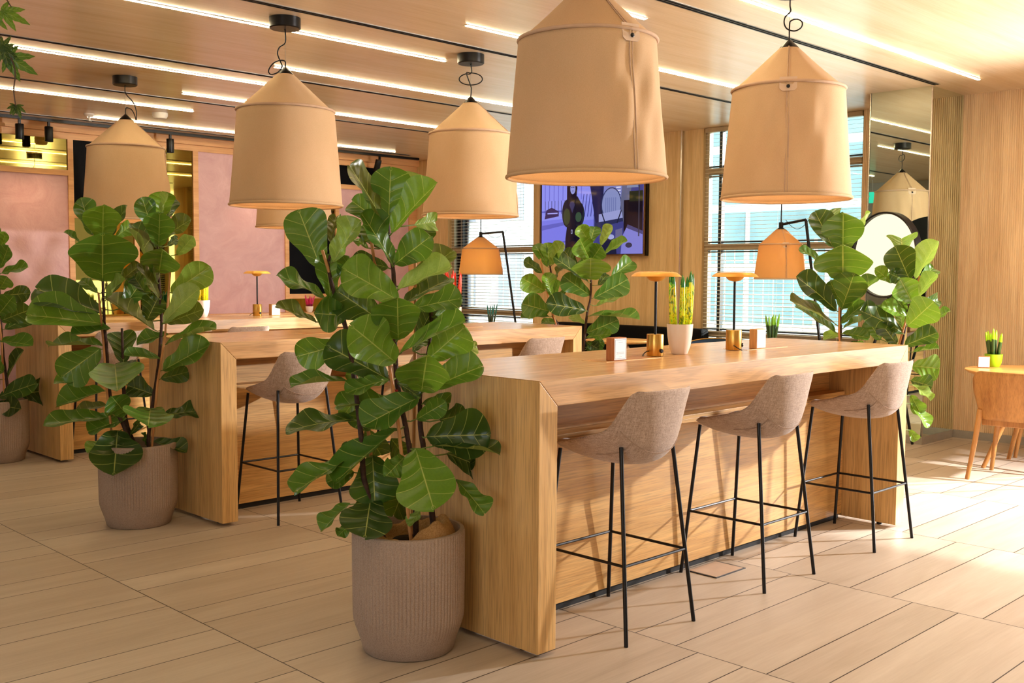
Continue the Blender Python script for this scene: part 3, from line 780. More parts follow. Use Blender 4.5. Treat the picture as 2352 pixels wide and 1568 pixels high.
# mirror-clad column
C = st(MB().box(8.74, 9.40, 3.84, 4.37, 0, ZC), 'column', M['skirt'])
MB().box(8.73, 8.74, 3.838, 4.372, .07, ZC).build('mirror_cladding', M['mirror'], C)
MB().box(8.738, 9.37, 3.83, 3.84, .07, ZC).build('mirror_cladding', M['mirror'], C)
MB().box(8.73, 9.37, 4.37, 4.38, .07, ZC).build('mirror_cladding', M['mirror'], C)
for x, y in ((8.726, 3.826), (8.726, 4.372)):
    MB().box(x, x+.010, y, y+.010, .07, ZC).build('corner_trim', M['brass_trim'], C)
MB().box(8.728, 9.37, 3.828, 4.382, 0, .07).build('skirting', M['skirt'], C)

# ribbed wall to the right of the column
m = MB()
y = 1.9; xs = 9.38; pts = [(9.55, 1.9)]
p = .0182
out = []
while y < 3.84:
    out += [(xs+.006, y), (xs, y+.003), (xs, y+.0135), (xs+.006, y+.0165)]
    y += p
poly = [(9.55, 1.9)] + [(9.55, y)] + out[::-1]
m.prism([(a, b) for a, b in poly], 'z', .07, ZC)
RW = st(m, 'wall_ribbed', M['rib_wood'])
MB().box(9.375, 9.55, 1.9, 3.83, 0, .07).build('skirting', M['skirt'], RW)
MB().box(9.35, 9.55, 1.86, 1.9, 0, ZC).build('end_trim', M['rib_wood'], RW)
# ribbed strip of wall between the column and the window
m = MB(); y = 4.70; out = []
while y < 4.835:
    out += [(XW-.008, y), (XW-.014, y+.003), (XW-.014, y+.0135), (XW-.008, y+.0165)]; y += p
m.prism([(XW, 4.70), (XW, y)] + out[::-1], 'z', .02, ZC)
st(m, 'trim_1', M['rib_wood'])

# glazed bay beyond the picture on the right that lets the sun in
b = MB()
for y0 in (-4.0, -1.1, 1.80): b.box(9.5, 9.6, y0, y0+.06, 0, ZC)
b.box(9.5, 9.6, -4, 1.86, 0, .40).box(9.5, 9.6, -4, 1.86, ZC-.08, ZC)  # solid low part added to cut sky light from the bay
W3 = bpy.data.objects.new('window_3', None); link(W3); W3['kind'] = 'structure'
b.build('window_frame', M['dark_frame'], W3)
rs = thing('added_sun_screen', 'unseen screen added over the glazed bay beyond the ribbed wall to dim sun', 'blind', (9.45, 0, 0))  # out of view, added to block the sun above the floor patch
MB().box(-.002, .002, -3.95, 1.78, 1.27, ZC-.06).build('screen_cloth', M['sheer'], rs)
MB().tube([(0, -3.95, ZC-.045), (0, 1.78, ZC-.045)], .03, 12).build('roller_tube', M['white_plastic'], rs)
MB().box(-.008, .008, -3.95, 1.78, 1.255, 1.275).build('bottom_rail', M['steel'], rs)

# ------------------------------------------------------------------ outside
st(MB().box(9.8, 40, -30, 45, -.6, -.45), 'ground_outside', plain('pale_paving', (196, 196, 184), .9, 0, .2, .15, 2))
st(MB().box(13.2, 15.6, 4, 20, -.45, -.41), 'lawn_outside', plain('dry_grass', (150, 168, 104), .95, 0, .1, .25, 9))
fac = plain('pale_render', (226, 226, 222), .8, 0, .2)
win = plain('facade_glass', (150, 158, 168), .3, 0, .5, .1, 2)
teal = plain('teal_glass', (112, 142, 146), .3, 0, .4, .25, 1.2)
def building(label, x, y0, y1, z1, wall, pane, dy, dz, fy, fz):
    r = thing('street_building', label, 'building', (x, (y0+y1)/2, -.45))
    h = (y1-y0)/2
    MB().box(0, 6, -h, h, 0, z1).build('facade', wall, r)
    zz = .9
    k = 0
    while zz+dz*fz < z1 and k < 90:
        yy = -h+.4
        while yy+dy*fy < h-.2 and k < 90:
            MB().box(-.03, .05, yy, yy+dy*fy, zz, zz+dz*fz).build('window_pane', pane, r)
            k += 1
            yy += dy
        zz += dz
    return r
building('white building with grey gridded windows seen through the left blind', 22, 17.2, 34, 9, fac, win, 2.1, 2.6, .5, .62)
building('teal glass office building seen through the right blind', 19, 2.6, 15.6, 9, fac, teal, 1.85, 1.25, .93, .86)  # low-y end lengthened to keep sun off the left window
fr = MB()
for y in [7.2+.16*i for i in range(44)]: fr.box(-.004, .004, y-10.5, y-10.5+.010, .45, 2.35)
for z in [.5+.16*i for i in range(12)]: fr.box(-.004, .004, -3.3, 3.6, z, z+.010)
r = thing('mesh_fence', 'white wire mesh fence outside the right window', 'fence', (12.9, 10.5, -.45))
fr.build('mesh', M['white_paint'], r)
for y in (-3.3, -1, 1.3, 3.6):
    MB().tube([(0, y, 0), (0, y, 2.4)], .025, 8).build('post', M['white_paint'], r)

# ------------------------------------------------------------------ ceiling fittings
def led(x0, x1, y, label):
    r = thing('led_strip_light', label, 'light', ((x0+x1)/2, y, ZC), 0, 'recessed led ceiling strips')
    h = (x1-x0)/2
    MB().box(-h-.01, h+.01, -.016, .016, -.004, -.0005).build('housing', M['white_plastic'], r)
    MB().box(-h, h, -.0095, .0095, -.008, -.003).build('diffuser', M['led'], r)
LEDS = [(3.6, 8.70, 3.44, 'led strip crossing above the right pendant lamp, nearest the ribbed wall'),
 (2.4, 5.237, 4.135, 'led strip ending beside the cone of the largest pendant lamp'),
 (4.577, 8.3, 5.065, 'led strip starting left of the largest pendant lamp and running behind it'),
 (1.6, 5.223, 6.02, 'long led strip passing the black ceiling rose of the second pendant from the left'),
 (4.45, 8.6, 7.14, 'led strip running right from behind the cone of the second pendant from the left'),
 (1.6, 4.95, 7.87, 'long led strip ending behind the second pendant from the left'),
 (4.528, 8.2, 8.79, 'led strip starting between the two left pendants'),
 (1.6, 5.097, 9.69, 'led strip passing over the left pendant with a round detector beneath it'),
 (4.514, 7.0, 10.81, 'led strip behind the left pendant, starting at the sprinkler'),
 (7.3, 8.614, 10.93, 'short led strip above the spotlit black panel near the far corner')]
LEDS.append((-2.4, 5.6, 1.55, 'unseen led strip added for warm fill in front of the nearest table'))  # out-of-view strip, added to warm the front of the near table
for a in LEDS: led(*a)
def slot(x0, x1, y, label):
    r = thing('slot_diffuser', label, 'vent', ((x0+x1)/2, y, ZC), 0, 'linear ceiling slot diffusers')
    h = (x1-x0)/2
    MB().box(-h, h, -.032, .032, -.003, -.0005).build('flange', M['steel'], r)
    for yy in (-.013, .013):
        MB().box(-h, h, yy-.008, yy+.008, -.0045, -.002).build('slot', M['black_panel'], r)
slot(2.6, 8.70, 3.785, 'linear slot diffuser running to the top of the mirrored column')
slot(1.6, 8.9, 5.53, 'linear slot diffuser passing behind the largest pendant lamp')
slot(1.6, 8.9, 7.53, 'linear slot diffuser crossing behind the second pendant from the left')
slot(1.6, 9.0, 9.14, 'linear slot diffuser above the left pendant lamp')
slot(1.6, 9.0, 11.1, 'linear slot diffuser nearest the black spotlight track')
r = thing('sprinkler_head', 'small white sprinkler head on ceiling left of the left pendant', 'sprinkler', (4.45, 10.62, ZC))
MB().lathe([(.05, 0), (.05, -.012), (.03, -.03), (.012, -.034), (.012, -.075)], 20).build('body', M['white_plastic'], r, smooth=40)
MB().lathe([(.0, -.072), (.024, -.074), (.026, -.08), (0, -.082)], 16).build('deflector', M['steel'], r, smooth=40)
r = thing('smoke_detector', 'round white smoke detector on ceiling behind the left pendant', 'detector', (4.93, 10.05, ZC))
MB().lathe([(.075, 0), (.075, -.03), (.06, -.055), (.03, -.06), (0, -.06)], 24).build('body', M['white_plastic'], r, smooth=40)
# track with cylinder spots
r = thing('spotlight_track', 'black spotlight track along the ceiling above the partition', 'track', (5.6, 11.3, ZC))
MB().box(-3.8, 3.72, -.018, .018, -.03, -.001).build('rail', M['black_metal'], r)
MB().box(-3.83, -3.8, -.02, .02, -.032, -.001).build('end_cap', M['black_metal'], r)
def spot(x, label, tilt=0):
    r = thing('track_spotlight', label, 'spotlight', (x, 11.3, ZC-.031), 0, 'black track spotlights')
    MB().box(-.012, .012, -.012, .012, -.045, 0).build('stem', M['black_metal'], r)
    a = Matrix.Rotation(tilt, 4, 'X')
    bd = MB().lathe([(.040, -.05), (.042, -.055), (.042, -.20), (.040, -.205), (.036, -.205), (.034, -.19)], 24, cap1=False)
    bd.build('body', M['black_metal'], r, smooth=40)
    MB().lathe([(.034, -.188), (0, -.188)], 20, cap0=False).build('lens', M['spot_glow'], r)
    for o in CH[r.name][1:]:
        o.rotation_euler = (tilt, 0, 0)
    l = bpy.data.lights.new('spot', 'SPOT'); l.energy = 14; l.spot_size = R(80); l.spot_blend = .9; l.color = (1, .66, .38); l.shadow_soft_size = .04
    lo = link(bpy.data.objects.new('spot_lamp', l)); lo.location = (x, 11.3+.06*0, ZC-.25)
    d = Vector((0, .16+math.sin(max(tilt, 0))*.3, -1)); lo.rotation_euler = d.to_track_quat('-Z', 'Y').to_euler()
spot(4.01, 'black cylinder spotlight furthest left on the track')
spot(4.305, 'black cylinder spotlight beside the wooden stud, second from the left')
spot(5.66, 'black cylinder spotlight right of the left pendant, above the tall mirror panel')
spot(8.647, 'black spotlight tilted towards the wall near the far corner', R(22))
spot(2.9, 'black cylinder spotlight at the track end beyond the hanging vine')
spot(6.9, 'black cylinder spotlight above the pink panel, behind the second pendant')
# exit sign that the column mirror shows
r = thing('exit_sign', 'green illuminated exit sign hanging from the ceiling', 'sign', (.9, 8.35, ZC), R(90))
MB().box(-.15, .15, -.015, .015, -.38, -.20).build('sign_face', emit('exit_green', (60, 214, 176), 1.2), r)
MB().box(-.16, .16, -.012, .012, -.205, -.195).build('holder', M['white_plastic'], r)
for x in (-.12, .12): MB().tube([(x, 0, -.2), (x, 0, 0)], .004, 6).build('rod', M['steel'], r)
MB().prism([(-.05, -.33), (.0, -.36), (.05, -.33), (.05, -.27), (.09, -.27), (.0, -.22), (-.09, -.27), (-.05, -.27)], 'y', -.019, -.0155).build('arrow', M['card'], r)
# ------------------------------------------------------------------ tall tables
def bar_table(loc, label):
    L, D, Hh, T = 3.05, .885, 1.05, .10
    r = thing('bar_table', label, 'table', loc, 0, 'waterfall oak bar tables')
    g = .0006
    MB().prism([(0, Hh), (L, Hh), (L-T, Hh-T), (T, Hh-T)][::-1], 'y', 0, D).build('tabletop', M['oak_top_front'], r, bevel=.0025)
    MB().prism([(0, .02), (0, Hh-g*2), (T-g, Hh-T-g), (T-g, .02)][::-1], 'y', .0, D).build('side_panel', M['oak_z'], r, bevel=.0025)
    MB().prism([(L, .02), (L-T+g, .02), (L-T+g, Hh-T-g), (L, Hh-g*2)][::-1], 'y', .0, D).build('side_panel', M['oak_z'], r, bevel=.0025)
    y0, y1, ym = .335, D-.335, D/2
    MB().box(T, L-T, y0, y0+.018, .035, .745).build('front_panel', M['oak_panel'], r, bevel=.001)
    MB().box(T, L-T, y1-.018, y1, .035, .745).build('front_panel', M['oak_panel'], r, bevel=.001)
    MB().box(T, L-T, y0-.002, y1+.002, .746, .764).build('shelf', M['oak_panel'], r, bevel=.001)
    MB().box(T, L-T, ym-.01, ym+.01, .765, Hh-T-.001).build('divider', M['oak_panel'], r)
    MB().box(T, L-T, y0+.02, y1-.02, .0, .034).build('plinth', M['joint'], r)
    for x in (.05, L-.05):
        for y in (.12, D-.12):
            MB().lathe([(.016, 0), (.016, .012), (.009, .012), (.009, .022)], 12, (x, y, 0)).build('levelling_foot', M['black_metal'], r, smooth=40)
    for x0 in (.82, 1.96):
        MB().box(x0, x0+.40, .37, .52, Hh+.0002, Hh+.0014).build('cable_hatch', M['hatch'], r)
        o = MB().box(x0+.006, x0+.394, .376, .514, Hh+.0010, Hh+.0020).build('hatch_lid', M['oak_top'], CH[r.name][-1])
    return r
M['hatch'] = plain('pale_hatch_edge', (240, 196, 128), .35)
# table top: long grain, satin lacquer above, the front edge paler
t = NT('oak_top_and_edge')
v = t.coord('Object', (.9, 16, 16)); vf = t.coord('Object', (5, 170, 170)); n1 = t.noise(v, 1, 5, .6, .5); n2 = t.noise(vf, 1, 2, .6)
c1 = t.ramp(n1, [(.28, lin((194, 146, 94))), (.55, lin((208, 162, 110))), (.8, lin((218, 174, 122)))])
w = t.noise(t.coord('Object', (.55, 3, 3)), 1, 2, .5, .6)
c1 = t.mix(1.0, c1, t.ramp(t.math('SINE', t.math('MULTIPLY', w, 95.0)), [(0, (.87, .87, .87, 1)), (.5, (1, 1, 1, 1))]), 'MULTIPLY')
c1 = t.mix(1.0, c1, t.ramp(n2, [(.36, (.75, .75, .75, 1)), (.52, (1, 1, 1, 1))]), 'MULTIPLY')
M['oak_top_front'] = t.done(t.bsdf(c1, .27, 0, .5, t.bump(n2, .08, .002)))
TY = (2.64, 5.29, 7.92)
T1 = bar_table((2.752, TY[0], 0), 'nearest long oak bar table, with two brass lamps and a white pot of green spikes')
T2 = bar_table((2.93, TY[1], 0), 'middle long oak bar table, behind the big foreground fig plant')
T3 = bar_table((3.05, TY[2], 0), 'furthest long oak bar table, in front of the pink partition')

# ------------------------------------------------------------------ stools
def stool_proto():
    r = thing('bar_stool', 'x', 'stool', (0, 0, 0), 0, 'taupe upholstered bar stools')
    cp = [(0,(.235,.716)),(.15,(.15,.686)),(.3,(.03,.670)),(.42,(-.09,.672)),(.52,(-.175,.692)),(.6,(-.22,.736)),(.7,(-.243,.80)),(.85,(-.26,.90)),(1,(-.272,.992))]
    ep = [(0,(.205,.742)),(.15,(.14,.757)),(.3,(.04,.783)),(.42,(-.05,.808)),(.52,(-.105,.832)),(.6,(-.14,.866)),(.7,(-.165,.905)),(.85,(-.20,.955)),(1,(-.228,.990))]
    hw = [(0,.15),(.06,.185),(.2,.208),(.4,.217),(.55,.217),(.7,.208),(.9,.196),(.97,.186),(1,.170)]
    def P(t, v, inset=0.0, lift=0.0):
        u = 2*v-1
        c = smooth_tab(cp, t); e = smooth_tab(ep, t); h = lerp_tab(hw, t)
        k = abs(u)**2.3
        su = math.copysign(abs(u)**.92, u)
        return Vector((h*su, c[0]+(e[0]-c[0])*k, c[1]+(e[1]-c[1])*k))
    nu, nv = 30, 18
    m = MB()
    outer = [[P(i/nu, j/nv) for j in range(nv+1)] for i in range(nu+1)]
    inner = []
    for i in range(nu+1):
        row = []
        for j in range(nv+1):
            a = outer[min(nu, i+1)][j]-outer[max(0, i-1)][j]; b = outer[i][min(nv, j+1)]-outer[i][max(0, j-1)]
            n = a.cross(b); n.normalize()
            if n.z+n.y*.6 < 0: n = -n
            ed = min(1, min(i, nu-i)/2.5)*min(1, min(j, nv-j)/2.5)
            th = .012+.034*ed**.5
            row.append(outer[i][j]+n*th)
        inner.append(row)
    for g in (outer, inner):
        for row in g: m.v += [tuple(p) for p in row]
    W = nv+1; off = (nu+1)*W
    for i in range(nu):
        for j in range(nv):
            a = i*W+j
            m.f.append((a, a+1, a+W+1, a+W)); m.f.append((off+a, off+a+W, off+a+W+1, off+a+1))
    for i in range(nu):
        for j in (0, nv):
            a = i*W+j; m.f.append((a, a+W, off+a+W, off+a))
    for j in range(nv):
        for i in (0, nu):
            a = i*W+j; m.f.append((a, a+1, off+a+1, off+a))
    sh = m.build('seat_shell', M['weave'], r, smooth=True, sub=1)
    # stitched seam round the lower back and down the side
    se = MB()
    se.tube([P(.60, .06+.88*k/24)+Vector((0, -.0015, -.0005)) for k in range(25)], .0016, 5)
    for v in (.16, .84):
        se.tube([P(.60-.26*k/10, v)+Vector((0, -.0008, -.0012)) for k in range(11)], .0014, 5)
    se.build('seam', plain('seam_thread', (164, 138, 120), .9) if 'seam_thread' not in bpy.data.materials else bpy.data.materials['seam_thread'], sh, smooth=True)
    feet = {}
    for sx in (-1, 1):
        for sy in (-1, 1):
            top = (sx*.165, -.148, .765) if sy < 0 else (sx*.172, .17, .725)
            ft = (sx*.222, sy*.232, 0)
            MB().tube([ft, top], .0085, 10).build('leg', M['black_metal'], r, smooth=40)
            feet[(sx, sy)] = (Vector(ft), Vector(top))
    fz = .305
    def at(k):
        a, b = feet[k]; q = fz/b.z
        return a+(b-a)*q
    for a, b in (((-1, -1), (1, -1)), ((1, -1), (1, 1)), ((1, 1), (-1, 1)), ((-1, 1), (-1, -1))):
        MB().tube([at(a), at(b)], .0062, 8).build('footrest_bar', M['black_metal'], r, smooth=40)
    return r
S0 = stool_proto(); used = [False]
def stool(x, y, label, rz=0):
    if not used[0]:
        used[0] = True; S0.location = (x, y, 0); S0.rotation_euler = (0, 0, rz); S0['label'] = label; return S0
    return dup(S0, label, (x, y, 0), rz)
stool(3.325, 2.732, 'taupe bar stool at the nearest table, closest to its left end')
stool(4.315, 2.732, 'taupe bar stool in the middle of the row of three at the nearest table')
stool(5.345, 2.712, 'taupe bar stool at the nearest table, beside its right end panel')
stool(3.405, 5.345, 'taupe bar stool at the middle table, half hidden by the foreground fig leaves')
stool(4.42, 5.345, 'taupe bar stool at the middle table, hidden behind the foreground fig plant')
stool(5.42, 5.345, 'taupe bar stool at the middle table, near its right end, only the backrest showing')
stool(3.47, 7.99, 'taupe bar stool at the furthest table, behind the left fig plant')
stool(4.58, 7.99, 'taupe bar stool at the furthest table, only its top edge showing over the middle table')

# ------------------------------------------------------------------ tent pendants
def shade_parts(r, rr, rb, zr, zb, za, capr, cv='canvas'):
    """tent shade: ring radius rr at zr, hem rb at zb, apex za; z measured from the root"""
    nseg = 96
    def wr(t, k):        # soft folds near the seam (seam at theta = 0)
        d = math.atan2(math.sin(t), math.cos(t))
        env = math.exp(-(d/.55)**2)
        return (.011*math.sin(9*d+6*k)+.007*math.sin(17*d-9*k+1))*env*math.sin(PI*min(1, max(0, k))) + .0025*math.sin(3*t+2.2*k) - .010*env*math.exp(-((d)/.09)**2)*.5*math.sin(PI*k)
    m = MB(); rows = 22
    prof = [(rb+(rr-rb)*(k/rows), zb+(zr-zb)*(k/rows)) for k in range(rows+1)]
    def fr(t, q, z):
        k = (z-zb)/(zr-zb)
        return q + wr(t, k)*rr/.3
    m.lathe(prof, nseg, fr=fr, cap0=False, cap1=False)
    m.build('shade_wall', M[cv], r, smooth=True, solid=.003)
    m = MB(); rows = 14
    zt = za-.022*(rr/.3); prof = [(rr+(capr-rr)*(k/rows), zr+(zt-zr)*(k/rows)) for k in range(rows+1)]
    def fc(t, q, z):
        k = (z-zr)/(zt-zr)
        return q*(1+(.012*math.sin(4*t)*math.sin(PI*k)-.02*math.sin(PI*k)+.010*math.sin(11*t+3*k)*math.sin(PI*k)))
    m.lathe(prof, nseg, fr=fc, cap0=False, cap1=False)
    cone = m.build('shade_cone', M[cv], r, smooth=True, solid=.003)
    def ring(q, z, rad, name, mat):
        m = MB(); m.tube([(q*math.cos(2*PI*k/72), q*math.sin(2*PI*k/72), z) for k in range(73)], rad, 8, cap=False)
        return m.build(name, mat, r, smooth=True)
    ring(rr+.004, zr, .0085*rr/.3, 'piping', M['canvas_trim'])
    ring(rb+.002, zb+.002, .0085*rr/.3, 'hem', M['canvas'])
    s = rr/.3
    # seam up the wall and cone, flap with stud at the ring
    m = MB()
    for dy in (-.007*s, .007*s):
        m.tube([(rb+(rr-rb)*k/12+.004+wr(0, k/12)*s, dy, zb+(zr-zb)*k/12) for k in range(13)], .0022*s, 6)
        m.tube([((rr+(capr-rr)*k/10)*(1-.018*math.sin(PI*k/10))+.004, dy*(1-.6*k/10), zr+(za-.022*s-zr)*k/10) for k in range(11)], .0022*s, 6)
    b = len(m.v)
    for k in range(13):
        x = rb+(rr-rb)*k/12+.0025+wr(0, k/12)*s
        m.v += [(x, -.010*s, zb+(zr-zb)*k/12), (x, .010*s, zb+(zr-zb)*k/12)]
    for k in range(12): m.f.append((b+2*k, b+2*k+1, b+2*k+3, b+2*k+2))
    m.build('seam', M['canvas_trim'], r, smooth=True)
    w, h = .045*s, .075*s
    pts = [(-w, .022*s), (-w, -h+.022*s+.014*s), (-w+.014*s, -h+.022*s), (w-.014*s, -h+.022*s), (w, -h+.022*s+.014*s), (w, .022*s)]
    m = MB(); b = len(m.v)
    for q in (0, .003*s):
        for y, z in pts:
            x = math.sqrt((rr+.009*s+q)**2-y*y)
            if z > 0: x -= z*.5
            m.v.append((x, y, zr+z))
    n = len(pts)
    m.f.append(tuple(range(n))); m.f.append(tuple(range(n, 2*n))[::-1])
    for i in range(n): m.f.append((i, (i+1) % n, n+(i+1) % n, n+i))
    fl = m.build('flap', M['flap'], r)
    m = MB(); x = rr+.013*s
    m.v += [(x, 0, 0)]
    m = MB().lathe([(.0095*s, 0), (.0095*s, .003*s), (.006*s, .005*s), (0, .005*s)], 16)
    m.v = [(x+z, a, b2+zr-.030*s) for a, b2, z in m.v]
    m.build('stud', M['black_metal'], fl, smooth=40)
    MB().lathe([(capr*1.0, za-.026*s), (capr*1.09, za-.026*s), (capr*1.02, za-.020*s), (.010*s, za+.020*s), (0, za+.022*s)], 32, cap0=False).build('cap', M['black_metal'], r, smooth=40)
    MB().lathe([(0, zb+.20*s), (.035*s, zb+.21*s), (.055*s, zb+.25*s), (.04*s, zb+.30*s), (.018*s, zb+.34*s), (0, zb+.345*s)], 20, cap0=False).build('bulb', M['bulb'], r, smooth=True)
    MB().lathe([(.02*s, zb+.335*s), (.02*s, za-.05*s)], 12).build('lamp_holder', M['black_metal'], r, smooth=40)

def lamp_light(x, y, z, e, rad=.05, col=(1, .66, .34)):
    l = bpy.data.lights.new('bulb_light', 'POINT'); l.energy = e; l.color = col; l.shadow_soft_size = rad
    lo = link(bpy.data.objects.new('bulb_light', l)); lo.location = (x, y, z)

def pendant(x, y, seam, loop, label):
    zz = ZC
    r = thing('tent_pendant_lamp', label, 'lamp', (x, y, zz), 0, 'tent shaped canvas pendants')
    shade_parts(r, .300, .350, 2.462-zz, 1.868-zz, 2.715-zz, .05)
    MB().lathe([(.098, 0), (.098, -.062), (.092, -.068), (0, -.068)], 36, cap0=True).build('ceiling_rose', M['black_metal'], r, smooth=40)
    MB().tube([(0, 0, -.068), (0, 0, 2.73-zz)], .0014, 6).build('suspension_wire', M['steel'], r)
    za = 2.735-zz
    if loop == 0:      # ring hanging in the middle
        pth = [(0, 0, -.068), (.004, 0, -.10), (.006, 0, -.125), (-.01, 0, -.14)]
        pth += [(.085*math.cos(a), .012*math.sin(a/2), -.175+.042*math.sin(a)) for a in [PI*.62+2*PI*k/22 for k in range(23)]]
        pth += [(.0, .0, -.225), (.005, 0, -.25), (0, 0, za)]
    elif loop == 1:    # curl to the left, low
        pth = [(0, 0, -.068), (.002, 0, -.15), (-.03, 0, -.175), (-.055, 0, -.21), (-.035, 0, -.26), (-.02, 0, -.29)]
        pth += [(-.075+.065*math.cos(a), .01, -.315+.05*math.sin(a)) for a in [R(20)+R(360)*.62*k/14 for k in range(15)]]
        pth += [(-.06, .0, -.345), (0, 0, za+.01)]
        pth = [(-.0, 0, -.068), (.002, 0, -.15), (-.035, 0, -.18), (-.048, 0, -.22), (-.03, 0, -.27), (-.02, 0, -.30), (-.045, 0, -.335), (-.09, 0, -.35), (-.105, 0, -.325), (-.075, 0, -.28), (-.03, 0, -.262), (0, 0, -.27), (0, 0, za)]
    elif loop == 2:    # small curl to the right
        pth = [(0, 0, -.068), (0, 0, -.12), (.004, 0, -.15), (-.025, 0, -.18), (-.03, 0, -.215), (-.012, 0, -.245), (.03, 0, -.255), (.065, 0, -.235), (.068, 0, -.205), (.04, 0, -.19), (.008, 0, -.20), (0, 0, -.22), (0, 0, za)]
    else:              # long bow to the right over the cap
        pth = [(0, 0, -.068), (0, 0, -.12), (.015, 0, -.15), (.06, 0, -.20), (.085, 0, -.26), (.09, 0, -.32), (.085, 0, -.35), (.075, 0, -.31), (.05, 0, -.265), (.01, 0, -.25), (0, 0, -.27), (0, 0, za)]
    # the loop lies in the vertical plane that runs across the room
    a = R(-44)
    sm = [Vector((p[0]*math.cos(a)-p[1]*math.sin(a), p[0]*math.sin(a)+p[1]*math.cos(a), p[2])) for p in pth]
    fine = []
    for i in range(len(sm)-1):
        P0, P1, P2, P3 = sm[max(0, i-1)], sm[i], sm[i+1], sm[min(len(sm)-1, i+2)]
        for k in range(4):
            u = k/4
            fine.append(.5*((2*P1)+(-P0+P2)*u+(2*P0-5*P1+4*P2-P3)*u*u+(-P0+3*P1-3*P2+P3)*u**3))
    fine.append(sm[-1])
    MB().tube(fine, .0042, 8).build('cord', M['black_metal'], r, smooth=True)
    for o in CH[r.name]:
        if o.name.split('.')[0] not in ('cord', 'suspension_wire', 'ceiling_rose'): o.rotation_euler = (0, 0, seam)
    lamp_light(x, y, 2.02, 4)
    return r
def view_az(x, y, off):   # direction from the lamp to the standing viewer, turned by off
    return math.atan2(-y, -x)+off
pendant(3.50, 3.08, view_az(3.5, 3.08, R(36)), 0, 'largest tent pendant lamp, over the left of the nearest table, apex out of frame')
pendant(5.175, 3.08, view_az(5.175, 3.08, R(0)), 2, 'tent pendant lamp with a straight central seam, in front of the right window')
pendant(3.662, 5.755, view_az(3.66, 5.75, R(-150)), 1, 'tent pendant lamp second from the left, hanging in front of the pink panel')
pendant(5.212, 5.72, view_az(5.2, 5.72, R(84)), 0, 'tent pendant lamp hanging in front of the left window')
pendant(3.83, 8.42, view_az(3.83, 8.42, R(84)), 3, 'tent pendant lamp furthest left, above the left fig plant')
pendant(5.445, 8.42, view_az(5.4, 8.42, R(150)), 1, 'tent pendant lamp of which only the hem shows below the second from left')

# floor lamps by the windows: small tent shade held by an angled arm
def floor_lamp(sx, sy, jx, jy, fx, fy, zb, label, sd, sq):
    r = thing('tent_floor_lamp', label, 'lamp', (fx, fy, 0), 0, 'tent shaded floor lamps')
    S = Vector((sx-fx, sy-fy, 0)); J = Vector((jx-fx, jy-fy, 1.94)); za = zb+.46
    sh = thing('lamp_shade', None, None, S); sh.parent = r; CH.setdefault(r.name, []).append(sh)
    shade_parts(sh, .22*sq, .265*sq, zb+.31, zb, za, .04, 'canvas_thin')
    for o in CH[sh.name]: o.rotation_euler = (0, 0, sd)
    MB().tube([(0, 0, .02), tuple(J)], .013, 10).build('pole', M['black_metal'], r, smooth=40)
    MB().tube([tuple(J), (S.x, S.y, za+.03)], .012, 10).build('arm', M['black_metal'], r, smooth=40)
    MB().lathe([(.02, za+.005), (.02, za+.05), (0, za+.052)], 14, (S.x, S.y, 0)).build('joint', M['black_metal'], r, smooth=40)
    MB().tube([(S.x, S.y, za+.03), (S.x, S.y, ZC-.005)], .006, 8).build('hanger_rod', M['black_metal'], r, smooth=40)
    c = []
    for k in range(25):
        u = k/24
        p = J.lerp(Vector((S.x, S.y, za+.05)), u)
        c.append((p.x+.03, p.y-.03, p.z-.09*math.sin(PI*u)+.02))
    MB().tube(c, .0025, 6).build('flex', M['black_metal'], r, smooth=True)
    MB().lathe([(.17, 0), (.17, .012), (.16, .018), (0, .02)], 36).build('base_plate', M['black_metal'], r, smooth=40)
    lamp_light(sx, sy, zb+.15, 14, .04, (1, .76, .38))
    return r
floor_lamp(8.60, 9.25, 8.60, 8.868, 8.60, 8.47, 1.437, 'glowing tent floor lamp on a slanted pole by the left window', math.atan2(-9.2, -8.6)+R(80), 1.0)
floor_lamp(8.40, 5.04, 8.40, 4.793, 8.40, 4.50, 1.414, 'glowing tent floor lamp on a slanted pole by the right window', math.atan2(-5, -8.4)+R(14), .86)

# round disc light on a tripod before the mirrored column
r = thing('disc_floor_lamp', 'large round lit disc lamp on a black tripod before the mirrored column', 'lamp', (8.3, 3.985, 0), R(161.6))
def disc(prof, name, mat, **kw):
    m = MB().lathe(prof, 72, **kw)
    m.v = [(z, a, b+1.618) for a, b, z in m.v]
    return m.build(name, mat, r, smooth=40)
disc([(.337, .012), (.337, .016), (0, .016)], 'light_panel', M['disc_light'], cap0=False, cap1=False)
disc([(.338, .010), (.340, .045), (.352, .05), (.357, .045), (.357, -.02), (.352, -.025), (0, -.027)], 'drum', M['black_metal'], cap0=False, cap1=False)
disc([(.339, .014), (.341, .044), (.346, .044)], 'inner_rim', plain('tan_inner_rim', (150, 112, 80), .5), cap0=False, cap1=False)
for a in (60, 180, 300):
    MB().tube([(-.03, 0, 1.20), (.36*math.cos(R(a)), .36*math.sin(R(a)), .012)], .012, 8).build('tripod_leg', M['black_metal'], r, smooth=40)
MB().tube([(-.04, 0, 1.15), (-.04, 0, 1.62)], .014, 8).build('stem', M['black_metal'], r, smooth=40)
MB().lathe([(.03, 1.17), (.03, 1.23), (0, 1.235)], 14, (-.035, 0, 0)).build('hub', M['black_metal'], r, smooth=40)
